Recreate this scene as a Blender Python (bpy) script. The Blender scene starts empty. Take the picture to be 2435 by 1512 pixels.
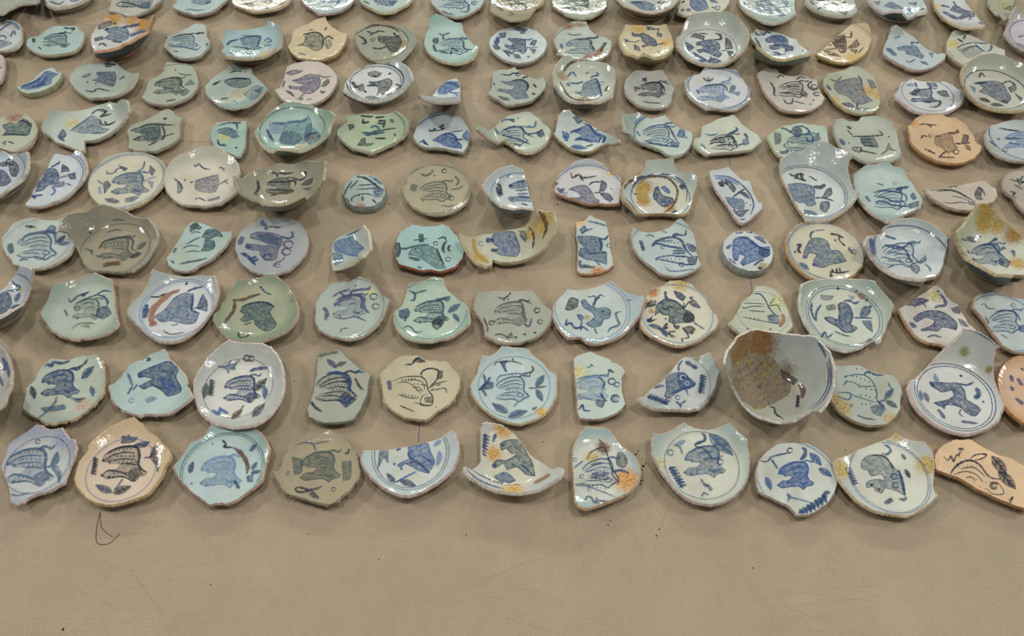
import bpy, math, random
import numpy as np
from mathutils import Vector, Matrix
from mathutils.geometry import delaunay_2d_cdt

scene = bpy.context.scene
W, H, FPX = 2435.0, 1512.0, 2000.0
CAM_H = 1.10
PITCH = math.atan(2806.0 / FPX)

# ---------------------------------------------------------------- camera
cam_data = bpy.data.cameras.new('camera')
cam = bpy.data.objects.new('camera', cam_data)
scene.collection.objects.link(cam)
cam_data.sensor_fit = 'HORIZONTAL'
cam_data.sensor_width = 36.0
cam_data.lens = FPX / W * 36.0
cam_data.clip_start = 0.01
cam.location = (0, 0, CAM_H)
cam.rotation_euler = (math.pi / 2 - PITCH, 0, 0)
scene.camera = cam

# ---------------------------------------------------------------- light
world = bpy.data.worlds.new('room_light')
scene.world = world
world.use_nodes = True
bg = world.node_tree.nodes['Background']
bg.inputs['Color'].default_value = (1.0, 0.985, 0.93, 1)
bg.inputs['Strength'].default_value = 0.25

def ceiling_lamp(x, y, z, sx, sy, power, col=(1, 0.97, 0.92)):
    ld = bpy.data.lights.new('ceiling_lamp', 'AREA')
    ld.shape = 'RECTANGLE'; ld.size = sx; ld.size_y = sy
    ld.energy = power; ld.color = col
    o = bpy.data.objects.new('ceiling_lamp', ld)
    scene.collection.objects.link(o)
    o.location = (x, y, z)
    return o
# fluorescent fittings on the ceiling of the hall
for _x, _y, _z, _sx, _p in ((-2.8, 9.6, 4.4, 1.2, 130), (0.6, 9.8, 4.4, 1.2, 170), (3.8, 9.6, 4.4, 1.2, 130),
                            (-4.2, 1.6, 3.0, 1.2, 80), (4.2, 1.6, 3.0, 1.2, 80), (-0.7, 0.5, 3.0, 0.4, 26), (0.9, 0.4, 3.0, 0.4, 26)):
    _o = ceiling_lamp(_x, _y, _z, _sx, 0.2, _p, (0.94, 1.0, 0.86) if _y > 3 else (1.0, 0.95, 0.89))
    _d = Vector((0, 1, 0)) - Vector((_x, _y, _z))
    _o.rotation_euler = _d.to_track_quat('-Z', 'Y').to_euler()

scene.view_settings.view_transform = 'Standard'
scene.view_settings.look = 'None'
scene.view_settings.gamma = 1.0
scene.view_settings.use_curve_mapping = False
scene.view_settings.exposure = -0.22
try:
    scene.cycles.transparent_max_bounces = 12
    scene.cycles.max_bounces = 6
except Exception:
    pass

# ---------------------------------------------------------------- maths
CT, ST = math.cos(PITCH), math.sin(PITCH)

def ray(px, py):
    x = (np.asarray(px, float) - W / 2) / FPX
    y = -(np.asarray(py, float) - H / 2) / FPX
    return np.stack([x, CT + y * ST, -ST + y * CT], -1)

def ground(px, py, z=0.0):
    d = ray(px, py)
    t = (z - CAM_H) / d[..., 2]
    return np.array([0, 0, CAM_H]) + d * t[..., None]

def px_per_m(px, py):
    d = ray(px, py)
    t = -(CAM_H - 0.012) / d[2]
    return FPX / t

def foreshorten(py):
    a = math.atan((py - H / 2) / FPX)
    return math.sin(PITCH + a) / math.cos(a)

def srgb(h):
    c = [int(h[i:i + 2], 16) / 255 for i in (0, 2, 4)]
    return [v / 12.92 if v <= 0.04045 else ((v + 0.055) / 1.055) ** 2.4 for v in c]

def inside(pts, poly):
    x, y = pts[:, 0][:, None], pts[:, 1][:, None]
    x1, y1 = poly[:, 0][None], poly[:, 1][None]
    x2, y2 = np.roll(poly[:, 0], -1)[None], np.roll(poly[:, 1], -1)[None]
    dy = np.where(y2 == y1, 1e-12, y2 - y1)
    c = ((y1 > y) != (y2 > y)) & (x < (x2 - x1) * (y - y1) / dy + x1)
    return c.sum(1) % 2 == 1

def area2(p):
    return float(np.sum(p[:, 0] * np.roll(p[:, 1], -1) - np.roll(p[:, 0], -1) * p[:, 1]))

def resample(p, step, closed):
    q = np.vstack([p, p[:1]]) if closed else p
    d = np.hypot(*np.diff(q, axis=0).T)
    s = np.concatenate([[0], np.cumsum(d)])
    if s[-1] < 1e-9:
        return p
    n = max(3 if closed else 1, int(round(s[-1] / step)))
    t = np.linspace(0, s[-1], n + 1)
    if closed:
        t = t[:-1]
    return np.stack([np.interp(t, s, q[:, k]) for k in range(q.shape[1])], 1)

def catmull(p, closed, sub=6, corner=None):
    """Catmull-Rom; vertices turning more than `corner` degrees stay sharp."""
    n = len(p)
    if n < 3:
        return p
    tan = np.zeros_like(p)
    for i in range(n):
        a = p[(i - 1) % n] if (closed or i > 0) else p[i]
        b = p[(i + 1) % n] if (closed or i < n - 1) else p[i]
        tan[i] = (b - a) * 0.5
    sharp = np.zeros(n, bool)
    if corner is not None:
        for i in range(n):
            if not closed and i in (0, n - 1):
                continue
            u = p[i] - p[i - 1]; v = p[(i + 1) % n] - p[i]
            ang = abs(math.degrees(math.atan2(u[0] * v[1] - u[1] * v[0], float(u @ v))))
            sharp[i] = ang > corner
    out = []
    m = n if closed else n - 1
    for i in range(m):
        j = (i + 1) % n
        L = np.linalg.norm(p[j] - p[i])
        t0, t1 = tan[i], tan[j]
        def lim(t):
            l = np.linalg.norm(t)
            return t * min(1, L / l) if l > 0 else t
        t0 = (p[j] - p[i]) if sharp[i] else lim(t0)
        t1 = (p[j] - p[i]) if sharp[j] else lim(t1)
        for k in range(sub):
            s = k / sub
            out.append((2 * s**3 - 3 * s**2 + 1) * p[i] + (s**3 - 2 * s**2 + s) * t0
                       + (-2 * s**3 + 3 * s**2) * p[j] + (s**3 - s**2) * t1)
    if not closed:
        out.append(p[-1])
    return np.array(out)

# ---------------------------------------------------------------- materials
def new_mat(name):
    m = bpy.data.materials.new(name)
    m.use_nodes = True
    nt = m.node_tree
    nt.nodes.clear()
    return m, nt, nt.nodes, nt.links

def glaze_material():
    m, nt, N, L = new_mat('crazed_celadon_glaze')
    out = N.new('ShaderNodeOutputMaterial'); b = N.new('ShaderNodeBsdfPrincipled')
    L.new(b.outputs[0], out.inputs[0])
    ga = N.new('ShaderNodeAttribute'); ga.attribute_name = 'glaze'
    sa = N.new('ShaderNodeAttribute'); sa.attribute_name = 'stain'
    wa = N.new('ShaderNodeAttribute'); wa.attribute_name = 'stain_amount'
    tc = N.new('ShaderNodeTexCoord')
    n1 = N.new('ShaderNodeTexNoise'); n1.inputs['Scale'].default_value = 28; n1.inputs['Detail'].default_value = 4
    n2 = N.new('ShaderNodeTexNoise'); n2.inputs['Scale'].default_value = 220; n2.inputs['Detail'].default_value = 6; n2.inputs['Roughness'].default_value = 0.7
    n3 = N.new('ShaderNodeTexNoise'); n3.inputs['Scale'].default_value = 420; n3.inputs['Detail'].default_value = 2
    for n in (n1, n2, n3):
        L.new(tc.outputs['Object'], n.inputs['Vector'])
    # broad mottling of the glaze colour
    r1 = N.new('ShaderNodeMapRange'); r1.inputs[1].default_value = 0.3; r1.inputs[2].default_value = 0.7
    r1.inputs[3].default_value = 0.90; r1.inputs[4].default_value = 1.08
    L.new(n1.outputs['Fac'], r1.inputs[0])
    mul = N.new('ShaderNodeMix'); mul.data_type = 'RGBA'; mul.blend_type = 'MULTIPLY'; mul.inputs[0].default_value = 1
    L.new(ga.outputs['Color'], mul.inputs[6]); L.new(r1.outputs[0], mul.inputs[7])
    nw = N.new('ShaderNodeTexNoise'); nw.inputs['Scale'].default_value = 17; nw.inputs['Detail'].default_value = 6; nw.inputs['Roughness'].default_value = .7
    mw = N.new('ShaderNodeMapping'); mw.inputs['Location'].default_value = (3.1, 7.7, 0)
    L.new(ga.outputs['Color'], mw.inputs['Location']); L.new(tc.outputs['Object'], mw.inputs['Vector']); L.new(mw.outputs[0], nw.inputs['Vector'])
    rw = N.new('ShaderNodeMapRange'); rw.inputs[1].default_value = 0.5; rw.inputs[2].default_value = 0.78; rw.inputs[4].default_value = 0.5
    L.new(nw.outputs['Fac'], rw.inputs[0])
    wm = N.new('ShaderNodeMix'); wm.data_type = 'RGBA'
    L.new(rw.outputs[0], wm.inputs[0]); L.new(mul.outputs[2], wm.inputs[6]); wm.inputs[7].default_value = (*srgb('a89c7c'), 1)
    # iron specks
    r3 = N.new('ShaderNodeMapRange'); r3.inputs[1].default_value = 0.70; r3.inputs[2].default_value = 0.76
    r3.inputs[3].default_value = 0; r3.inputs[4].default_value = 0.55
    L.new(n3.outputs['Fac'], r3.inputs[0])
    sp = N.new('ShaderNodeMix'); sp.data_type = 'RGBA'
    L.new(r3.outputs[0], sp.inputs[0]); L.new(wm.outputs[2], sp.inputs[6]); sp.inputs[7].default_value = (0.12, 0.09, 0.06, 1)
    # stains: weight + noise
    add = N.new('ShaderNodeMath'); add.operation = 'MULTIPLY_ADD'
    L.new(n2.outputs['Fac'], add.inputs[0]); add.inputs[1].default_value = 1.5
    L.new(wa.outputs['Fac'], add.inputs[2])
    r2 = N.new('ShaderNodeMapRange'); r2.inputs[1].default_value = 0.95; r2.inputs[2].default_value = 1.55
    r2.inputs[3].default_value = 0; r2.inputs[4].default_value = 0.9
    L.new(add.outputs[0], r2.inputs[0])
    g0 = N.new('ShaderNodeMath'); g0.operation = 'MULTIPLY'; 
    cl = N.new('ShaderNodeMapRange'); cl.inputs[1].default_value = 0.0; cl.inputs[2].default_value = 0.25
    L.new(wa.outputs['Fac'], cl.inputs[0]); L.new(r2.outputs[0], g0.inputs[0]); L.new(cl.outputs[0], g0.inputs[1])
    n4 = N.new('ShaderNodeTexNoise'); n4.inputs['Scale'].default_value = 330; n4.inputs['Detail'].default_value = 4
    L.new(tc.outputs['Object'], n4.inputs['Vector'])
    r4 = N.new('ShaderNodeMapRange'); r4.inputs[1].default_value = 0.35; r4.inputs[2].default_value = 0.65
    r4.inputs[3].default_value = 0.6; r4.inputs[4].default_value = 1.3
    L.new(n4.outputs['Fac'], r4.inputs[0])
    sm = N.new('ShaderNodeMix'); sm.data_type = 'RGBA'; sm.blend_type = 'MULTIPLY'; sm.inputs[0].default_value = 1
    L.new(sa.outputs['Color'], sm.inputs[6]); L.new(r4.outputs[0], sm.inputs[7])
    st = N.new('ShaderNodeMix'); st.data_type = 'RGBA'
    L.new(g0.outputs[0], st.inputs[0]); L.new(sp.outputs[2], st.inputs[6]); L.new(sm.outputs[2], st.inputs[7])
    L.new(st.outputs[2], b.inputs['Base Color'])
    rr = N.new('ShaderNodeMapRange'); rr.inputs[3].default_value = 0.10; rr.inputs[4].default_value = 0.75
    L.new(g0.outputs[0], rr.inputs[0]); L.new(rr.outputs[0], b.inputs['Roughness'])
    b.inputs['Specular IOR Level'].default_value = 0.25
    bp = N.new('ShaderNodeBump'); bp.inputs['Strength'].default_value = 0.5; bp.inputs['Distance'].default_value = 0.0014
    n5 = N.new('ShaderNodeTexNoise'); n5.inputs['Scale'].default_value = 75; n5.inputs['Detail'].default_value = 3
    L.new(tc.outputs['Object'], n5.inputs['Vector'])
    L.new(n5.outputs['Fac'], bp.inputs['Height']); L.new(bp.outputs[0], b.inputs['Normal'])
    return m

def edge_material():
    m, nt, N, L = new_mat('unglazed_broken_clay')
    out = N.new('ShaderNodeOutputMaterial'); b = N.new('ShaderNodeBsdfPrincipled')
    L.new(b.outputs[0], out.inputs[0])
    ga = N.new('ShaderNodeAttribute'); ga.attribute_name = 'glaze'
    tc = N.new('ShaderNodeTexCoord')
    n = N.new('ShaderNodeTexNoise'); n.inputs['Scale'].default_value = 160; n.inputs['Detail'].default_value = 6
    L.new(tc.outputs['Object'], n.inputs['Vector'])
    r = N.new('ShaderNodeMapRange'); r.inputs[1].default_value = 0.3; r.inputs[2].default_value = 0.7
    r.inputs[3].default_value = 0.72; r.inputs[4].default_value = 1.15
    L.new(n.outputs['Fac'], r.inputs[0])
    mul = N.new('ShaderNodeMix'); mul.data_type = 'RGBA'; mul.blend_type = 'MULTIPLY'; mul.inputs[0].default_value = 1
    L.new(ga.outputs['Color'], mul.inputs[6]); L.new(r.outputs[0], mul.inputs[7])
    L.new(mul.outputs[2], b.inputs['Base Color'])
    b.inputs['Roughness'].default_value = 0.85
    bp = N.new('ShaderNodeBump'); bp.inputs['Strength'].default_value = 0.6; bp.inputs['Distance'].default_value = 0.001
    L.new(n.outputs['Fac'], bp.inputs['Height']); L.new(bp.outputs[0], b.inputs['Normal'])
    return m

PAINT = {'b': '3a629e', 'n': '2b4873', 'd': '486786', 'l': '7490b4', 'k': '283240', 'g': '53625f',
         't': '345866', 'v': '50567a', 'o': '5c4434', 'q': '966a50', 'p': 'd4d8d4', 'y': 'b09858', 'e': '3d7488'}
_pm = {}
def paint_material(k):
    if k in _pm:
        return _pm[k]
    m, nt, N, L = new_mat('underglaze_pigment_' + {'b': 'cobalt', 'n': 'deep_cobalt', 'd': 'grey_blue', 'l': 'light_blue', 'k': 'ink',
        'g': 'grey_green', 't': 'teal', 'v': 'violet', 'o': 'dark_brown', 'q': 'rust', 'p': 'pale', 'y': 'ochre', 'e': 'sea_blue'}[k])
    out = N.new('ShaderNodeOutputMaterial'); b = N.new('ShaderNodeBsdfPrincipled')
    tr = N.new('ShaderNodeBsdfTransparent'); mx = N.new('ShaderNodeMixShader')
    L.new(tr.outputs[0], mx.inputs[1]); L.new(b.outputs[0], mx.inputs[2]); L.new(mx.outputs[0], out.inputs[0])
    aa = N.new('ShaderNodeAttribute'); aa.attribute_name = 'pigment'
    tc = N.new('ShaderNodeTexCoord')
    n = N.new('ShaderNodeTexNoise'); n.inputs['Scale'].default_value = 150; n.inputs['Detail'].default_value = 8; n.inputs['Roughness'].default_value = 0.8
    L.new(tc.outputs['Object'], n.inputs['Vector'])
    r = N.new('ShaderNodeMapRange'); r.inputs[1].default_value = 0.34; r.inputs[2].default_value = 0.60
    r.inputs[3].default_value = 0.38; r.inputs[4].default_value = 1.0
    L.new(n.outputs['Fac'], r.inputs[0])
    mu = N.new('ShaderNodeMath'); mu.operation = 'MULTIPLY'; mu.use_clamp = True
    L.new(r.outputs[0], mu.inputs[0]); L.new(aa.outputs['Fac'], mu.inputs[1]); L.new(mu.outputs[0], mx.inputs[0])
    c = srgb(PAINT[k])
    mc = N.new('ShaderNodeMix'); mc.data_type = 'RGBA'
    mc.inputs[6].default_value = (*[min(1, v * 1.35 + 0.02) for v in c], 1); mc.inputs[7].default_value = (*[v * 0.8 for v in c], 1)
    n2 = N.new('ShaderNodeTexNoise'); n2.inputs['Scale'].default_value = 60
    L.new(tc.outputs['Object'], n2.inputs['Vector']); L.new(n2.outputs['Fac'], mc.inputs[0])
    L.new(mc.outputs[2], b.inputs['Base Color'])
    b.inputs['Roughness'].default_value = 0.10
    bp = N.new('ShaderNodeBump'); bp.inputs['Strength'].default_value = 0.5; bp.inputs['Distance'].default_value = 0.0014
    n5 = N.new('ShaderNodeTexNoise'); n5.inputs['Scale'].default_value = 75; n5.inputs['Detail'].default_value = 3
    L.new(tc.outputs['Object'], n5.inputs['Vector'])
    L.new(n5.outputs['Fac'], bp.inputs['Height']); L.new(bp.outputs[0], b.inputs['Normal'])
    _pm[k] = m
    return m

def crust_material():
    m, nt, N, L = new_mat('burial_dirt')
    out = N.new('ShaderNodeOutputMaterial'); b = N.new('ShaderNodeBsdfPrincipled')
    L.new(b.outputs[0], out.inputs[0])
    tc = N.new('ShaderNodeTexCoord')
    n = N.new('ShaderNodeTexNoise'); n.inputs['Scale'].default_value = 55; n.inputs['Detail'].default_value = 8; n.inputs['Roughness'].default_value = .75
    L.new(tc.outputs['Object'], n.inputs['Vector'])
    cr = N.new('ShaderNodeValToRGB'); L.new(n.outputs['Fac'], cr.inputs[0])
    e = cr.color_ramp.elements
    e[0].position = .3; e[0].color = (*srgb('3f3a34'), 1)
    e[1].position = .72; e[1].color = (*srgb('b49c66'), 1)
    for p_, h_ in ((.40, '70675a'), (.48, '968a78'), (.55, '7a6e56'), (.61, 'a68f56')):
        k = e.new(p_); k.color = (*srgb(h_), 1)
    L.new(cr.outputs[0], b.inputs['Base Color']); b.inputs['Roughness'].default_value = .9
    bp = N.new('ShaderNodeBump'); bp.inputs['Strength'].default_value = .8; bp.inputs['Distance'].default_value = .002
    n2 = N.new('ShaderNodeTexNoise'); n2.inputs['Scale'].default_value = 400; n2.inputs['Detail'].default_value = 4
    L.new(tc.outputs['Object'], n2.inputs['Vector']); L.new(n2.outputs['Fac'], bp.inputs['Height']); L.new(bp.outputs[0], b.inputs['Normal'])
    return m

GLAZE = glaze_material()
CLAY = edge_material()

# ---------------------------------------------------------------- floor
def floor_material():
    m, nt, N, L = new_mat('scuffed_beige_board')
    out = N.new('ShaderNodeOutputMaterial'); b = N.new('ShaderNodeBsdfPrincipled')
    L.new(b.outputs[0], out.inputs[0])
    tc = N.new('ShaderNodeTexCoord')
    def noise(s, d=4, r=0.5, vec=None):
        n = N.new('ShaderNodeTexNoise'); n.inputs['Scale'].default_value = s; n.inputs['Detail'].default_value = d
        n.inputs['Roughness'].default_value = r
        L.new(vec or tc.outputs['Object'], n.inputs['Vector']); return n.outputs['Fac']
    def rng(v, a, b_, c, d):
        r = N.new('ShaderNodeMapRange'); r.inputs[1].default_value = a; r.inputs[2].default_value = b_
        r.inputs[3].default_value = c; r.inputs[4].default_value = d
        L.new(v, r.inputs[0]); return r.outputs[0]
    def mix(f, a, b_, mode='MIX'):
        x = N.new('ShaderNodeMix'); x.data_type = 'RGBA'; x.blend_type = mode
        for s, i in ((f, 0), (a, 6), (b_, 7)):
            if isinstance(s, (int, float)): x.inputs[i].default_value = s
            elif isinstance(s, tuple): x.inputs[i].default_value = s
            else: L.new(s, x.inputs[i])
        return x.outputs[2]
    c = mix(rng(noise(2.2, 3), 0.35, 0.65, 0, 1), (*srgb('a79882'), 1), (*srgb('b09e88'), 1))
    c = mix(rng(noise(11, 5, 0.6), 0.35, 0.7, 0, 0.5), c, (*srgb('968d77'), 1))
    c = mix(rng(noise(420, 3, 0.7), 0.3, 0.7, 0.0, 0.5), c, (*srgb('847662'), 1))
    c = mix(rng(noise(34, 6, 0.75), 0.5, 0.75, 0.0, 0.35), c, (*srgb('877a62'), 1))
    c = mix(rng(noise(260, 4, 0.7), 0.70, 0.78, 0, 0.5), c, (*srgb('5c4e40'), 1))
    # thin scratches: stretched voronoi edges
    for rot, s, amt in ((0.5, 3.1, 0.22), (2.2, 2.3, 0.18), (1.45, 1.7, 0.15)):
        mp = N.new('ShaderNodeMapping'); mp.inputs['Rotation'].default_value = (0, 0, rot)
        mp.inputs['Scale'].default_value = (1, 5.5, 1)
        L.new(tc.outputs['Object'], mp.inputs['Vector'])
        ds = N.new('ShaderNodeTexNoise'); ds.inputs['Scale'].default_value = 3
        L.new(mp.outputs[0], ds.inputs['Vector'])
        v = N.new('ShaderNodeTexVoronoi'); v.feature = 'DISTANCE_TO_EDGE'; v.inputs['Scale'].default_value = s
        L.new(mp.outputs[0], v.inputs['Vector'])
        k = rng(v.outputs['Distance'], 0.0, 0.006, amt, 0)
        g = N.new('ShaderNodeMath'); g.operation = 'MULTIPLY'
        L.new(k, g.inputs[0]); L.new(rng(noise(5.0, 3), 0.5, 0.62, 0, 1), g.inputs[1])
        c = mix(g.outputs[0], c, (*srgb('6a5c4c'), 1))
    L.new(c, b.inputs['Base Color'])
    b.inputs['Roughness'].default_value = 0.55
    b.inputs['Specular IOR Level'].default_value = 0.25
    bp = N.new('ShaderNodeBump'); bp.inputs['Strength'].default_value = 0.25; bp.inputs['Distance'].default_value = 0.0006
    L.new(noise(300, 5, 0.7), bp.inputs['Height']); L.new(bp.outputs[0], b.inputs['Normal'])
    return m

def link_mesh(name, verts, faces, mat, parent=None, smooth=True, attrs=None):
    me = bpy.data.meshes.new(name)
    me.from_pydata([tuple(v) for v in verts], [], faces)
    if smooth:
        me.shade_smooth()
    for an, (typ, data) in (attrs or {}).items():
        a = me.attributes.new(an, typ, 'POINT')
        key = 'color' if typ == 'FLOAT_COLOR' else 'value'
        a.data.foreach_set(key, np.asarray(data, dtype=np.float32).ravel())
    me.materials.append(mat)
    o = bpy.data.objects.new(name, me)
    scene.collection.objects.link(o)
    if parent:
        o.parent = parent
    return o

fl = link_mesh('floor', [(-4, -1.2, -0.03), (4, -1.2, -0.03), (4, 6, -0.03), (-4, 6, -0.03),
                         (-4, -1.2, 0), (4, -1.2, 0), (4, 6, 0), (-4, 6, 0)],
               [(0, 3, 2, 1), (4, 5, 6, 7), (0, 1, 5, 4), (1, 2, 6, 5), (2, 3, 7, 6), (3, 0, 4, 7)], floor_material(), smooth=False)
fl['kind'] = 'structure'
fl['label'] = 'scuffed beige board floor under the rows of pottery shards'

# ---------------------------------------------------------------- shard surface
class Surf:
    """Inner surface of a thrown bowl about its own axis: flat well, then a rising curved side."""
    def __init__(s, cx, cy, R0, slope, tilt, ridges):
        s.px, s.py = cx, cy
        s.z0 = 0.0175
        s.R0, s.slope, s.ridges = R0, slope, ridges
        s.k = 0.010 if slope < 0.8 else 0.014
        tx, ty = tilt
        s.R = np.array((Matrix.Rotation(math.radians(tx), 3, 'X') @ Matrix.Rotation(math.radians(ty), 3, 'Y')))
        s.place()
    def place(s):
        s.C = ground(s.px, s.py, s.z0)
    def h(s, r):
        d = r - s.R0
        q = 0.5 * (d + np.sqrt(d * d + s.k * s.k))
        q0 = 0.5 * (-s.R0 + math.sqrt(s.R0**2 + s.k**2))
        z = s.slope * (q - q0) + s.slope * (9.0 if s.slope >= 0.6 else 3.0) * np.clip(q, 0, 0.06)**2
        for rr in s.ridges:
            z = z + 0.0006 * np.exp(-((r - rr) / 0.0011)**2)
        return z
    def dh(s, r):
        e = 1e-4
        return (s.h(r + e) - s.h(np.maximum(r - e, 0))) / (e + np.minimum(r, e))
    def normal(s, xy):
        r = np.hypot(xy[:, 0], xy[:, 1]); g = s.dh(r)
        rr = np.maximum(r, 1e-9)
        n = np.stack([-g * xy[:, 0] / rr, -g * xy[:, 1] / rr, np.ones_like(r)], 1)
        return n / np.linalg.norm(n, axis=1)[:, None]
    def to_world(s, p):
        return p @ s.R.T + s.C
    def hit(s, px, py, rim=False, hmax=0.075):
        """Points of the surface seen through the given picture points (local xy)."""
        px = np.atleast_1d(px).astype(float); py = np.atleast_1d(py).astype(float)
        d = ray(px, py); n = len(px)
        zs = np.linspace(hmax + s.z0, -0.06, 260)
        t = (zs[None] - CAM_H) / d[:, 2:3]
        P = np.array([0, 0, CAM_H])[None, None] + d[:, None] * t[..., None]
        Lc = (P - s.C) @ s.R
        f = Lc[..., 2] - s.h(np.hypot(Lc[..., 0], Lc[..., 1]))
        # a high rim shows above the level of the well in the picture
        y_near = s.py - (0.022 * px_per_m(s.px, s.py) * CT if s.slope >= .75 else 0)
        cand = []
        for i in range(n):
            sg = np.sign(f[i]); idx = np.nonzero(sg[:-1] * sg[1:] < 0)[0]
            if len(idx) == 0:
                cand.append([Lc[i, int(np.argmin(np.abs(f[i])))]]); continue
            c = []
            for j in idx:
                w = f[i, j] / (f[i, j] - f[i, j + 1])
                c.append(Lc[i, j] * (1 - w) + Lc[i, j + 1] * w)
            if not (rim and py[i] > y_near):
                c = c[::-1]                      # preferred one first
            cand.append(c)
        if not rim or n < 3:
            return np.array([c[0][:2] for c in cand])
        # outline: keep neighbouring points on one continuous edge
        st = int(np.argmin(py)); order = [(st + k) % n for k in range(n)] + [st]
        cost = [0.0 + .004 * k for k in range(len(cand[st]))]; back = []
        for a, b in zip(order[:-1], order[1:]):
            nc, bk = [], []
            for k, q in enumerate(cand[b]):
                t_ = [cost[m] + float(np.linalg.norm(q - p)) for m, p in enumerate(cand[a])]
                m = int(np.argmin(t_)); nc.append(t_[m] + (.006 if s.slope >= .75 else .003) * (k > 0)); bk.append(m)
            cost = nc; back.append(bk)
        k = int(np.argmin(cost)); out = np.zeros((n, 2))
        for t_ in range(n, 0, -1):
            k = back[t_ - 1][k]; out[order[t_ - 1]] = cand[order[t_ - 1]][k][:2]
        return out

TH = [0.0062]
def thick(r, R0):
    return TH[0] + 0.0024 / (1 + np.exp((r - R0 * 0.95) / 0.006))

def cdt(pts, edges, faces, mode):
    r = delaunay_2d_cdt([Vector(p) for p in pts], edges, faces, mode, 1e-7)
    return np.array([tuple(v) for v in r[0]]), r[2], r[3]

def hexgrid(poly, step, margin):
    x0, y0 = poly.min(0); x1, y1 = poly.max(0)
    g = []
    k = 0; y = y0
    while y < y1:
        x = x0 + (step / 2 if k % 2 else 0)
        while x < x1:
            g.append((x, y)); x += step
        y += step * 0.866; k += 1
    if not g:
        return np.zeros((0, 2))
    g = np.array(g)
    g = g[inside(g, poly)]
    if len(g) and margin > 0:
        d = np.sqrt(((g[:, None] - poly[None])**2).sum(2)).min(1)
        g = g[d > margin]
    return g

# ---------------------------------------------------------------- painted motifs in unit frames (u right, v down)
BODY = [(-.72, -.12), (-.62, -.34), (-.3, -.52), (.05, -.6), (.35, -.55), (.46, -.3), (.42, 0), (.5, .15), (.7, .3), (.6, .42), (.42, .45),
        (.28, .6), (.05, .45), (-.4, .5), (-.6, .52), (-.75, .4), (-.55, .22), (-.3, .2), (-.15, .03), (-.35, 0), (-.5, .02), (-.45, -.12), (-.62, -.05)]

def beast(kind, amt):
    """list of ('w', width, pts) / ('f', alpha, pts) / ('d', size, pts) for a crouching spotted beast"""
    o = []
    if kind == 'f':
        o.append(('f', min(1, amt), BODY))
        o.append(('w', .05, [(-.6, -.34), (-.3, -.52), (.05, -.6), (.35, -.55), (.46, -.3), (.42, 0), (.5, .15)]))
        o.append(('w', .06, [(.1, .25), (.25, .35), (.4, .3)]))
        o.append(('d', .07, [(.3, .38), (.44, .28)]))
        o.append(('w', .035, [(-.3, -.3), (0, -.4), (.25, -.35)]))
        o.append(('w', .035, [(-.1, -.1), (.1, -.15), (.3, -.1)]))
    elif kind == 's':
        o.append(('f', min(1, amt * .6), BODY))
        o.append(('w', .055, [(-.62, -.3), (-.3, -.5), (.05, -.58), (.35, -.55), (.44, -.3), (.4, 0), (.46, .15), (.64, .3)]))
        o.append(('w', .03, [(-.62, -.1), (-.4, -.28), (-.05, -.38), (.3, -.36)]))
        o.append(('w', .03, [(-.45, -.08), (-.1, -.15), (.3, -.14)]))
        o.append(('w', .03, [(-.2, .02), (.1, 0), (.36, .05)]))
        o.append(('w', .035, [(-.7, .36), (-.5, .24), (-.1, .3), (.1, .42)]))
        o.append(('w', .03, [(-.55, .5), (-.2, .44), (.06, .5), (.26, .6), (.45, .46)]))
        o.append(('d', .045, [(-.3 + .12 * i, -.44 - .02 * min(i, 3)) for i in range(5)]))
        o.append(('d', .05, [(-.25 + .13 * i, -.25) for i in range(5)]))
        o.append(('d', .045, [(-.2 + .13 * i, -.05) for i in range(5)]))
        o.append(('d', .045, [(-.35 + .13 * i, .32) for i in range(4)]))
        o.append(('f', min(1, amt), [(.08, .3), (.3, .15), (.46, .2), (.55, .36), (.36, .45), (.26, .58), (.12, .44)]))
    else:  # 'k' line sketch
        o.append(('w', .04, [(-.7, -.15), (-.45, -.42), (-.05, -.58), (.3, -.54), (.44, -.25), (.42, .05), (.6, .3), (.4, .45), (.25, .58), (0, .46), (-.4, .48), (-.72, .38)]))
        o.append(('w', .028, [(-.6, -.1), (-.3, -.3), (.1, -.42), (.35, -.35)]))
        o.append(('w', .028, [(-.6, -.02), (-.2, -.2), (.1, -.26), (.38, -.18)]))
        o.append(('w', .028, [(-.35, .02), (0, -.06), (.38, 0)]))
        o.append(('w', .028, [(-.5, .22), (-.1, .14), (.3, .14)]))
        o.append(('w', .028, [(-.55, .3), (-.1, .28), (.1, .36)]))
        o.append(('d', .035, [(-.3 + .11 * i, -.36 - .01 * i) for i in range(6)]))
        o.append(('d', .035, [(-.2 + .11 * i, -.12) for i in range(5)]))
        o.append(('d', .035, [(-.25 + .11 * i, .06) for i in range(5)]))
        o.append(('w', .03, [(.12, .3), (.24, .18), (.4, .24), (.3, .36), (.12, .3)]))
        o.append(('f', amt * .35, BODY))
    if kind in 'sf':
        o.append(('d', .1, [(-.68, -.1), (-.5, -.06), (-.72, .4), (-.5, .46)]))
    o.append(('w', .05, [(.2, -.56), (.4, -.66), (.62, -.6), (.72, -.72)]))
    return o

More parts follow.
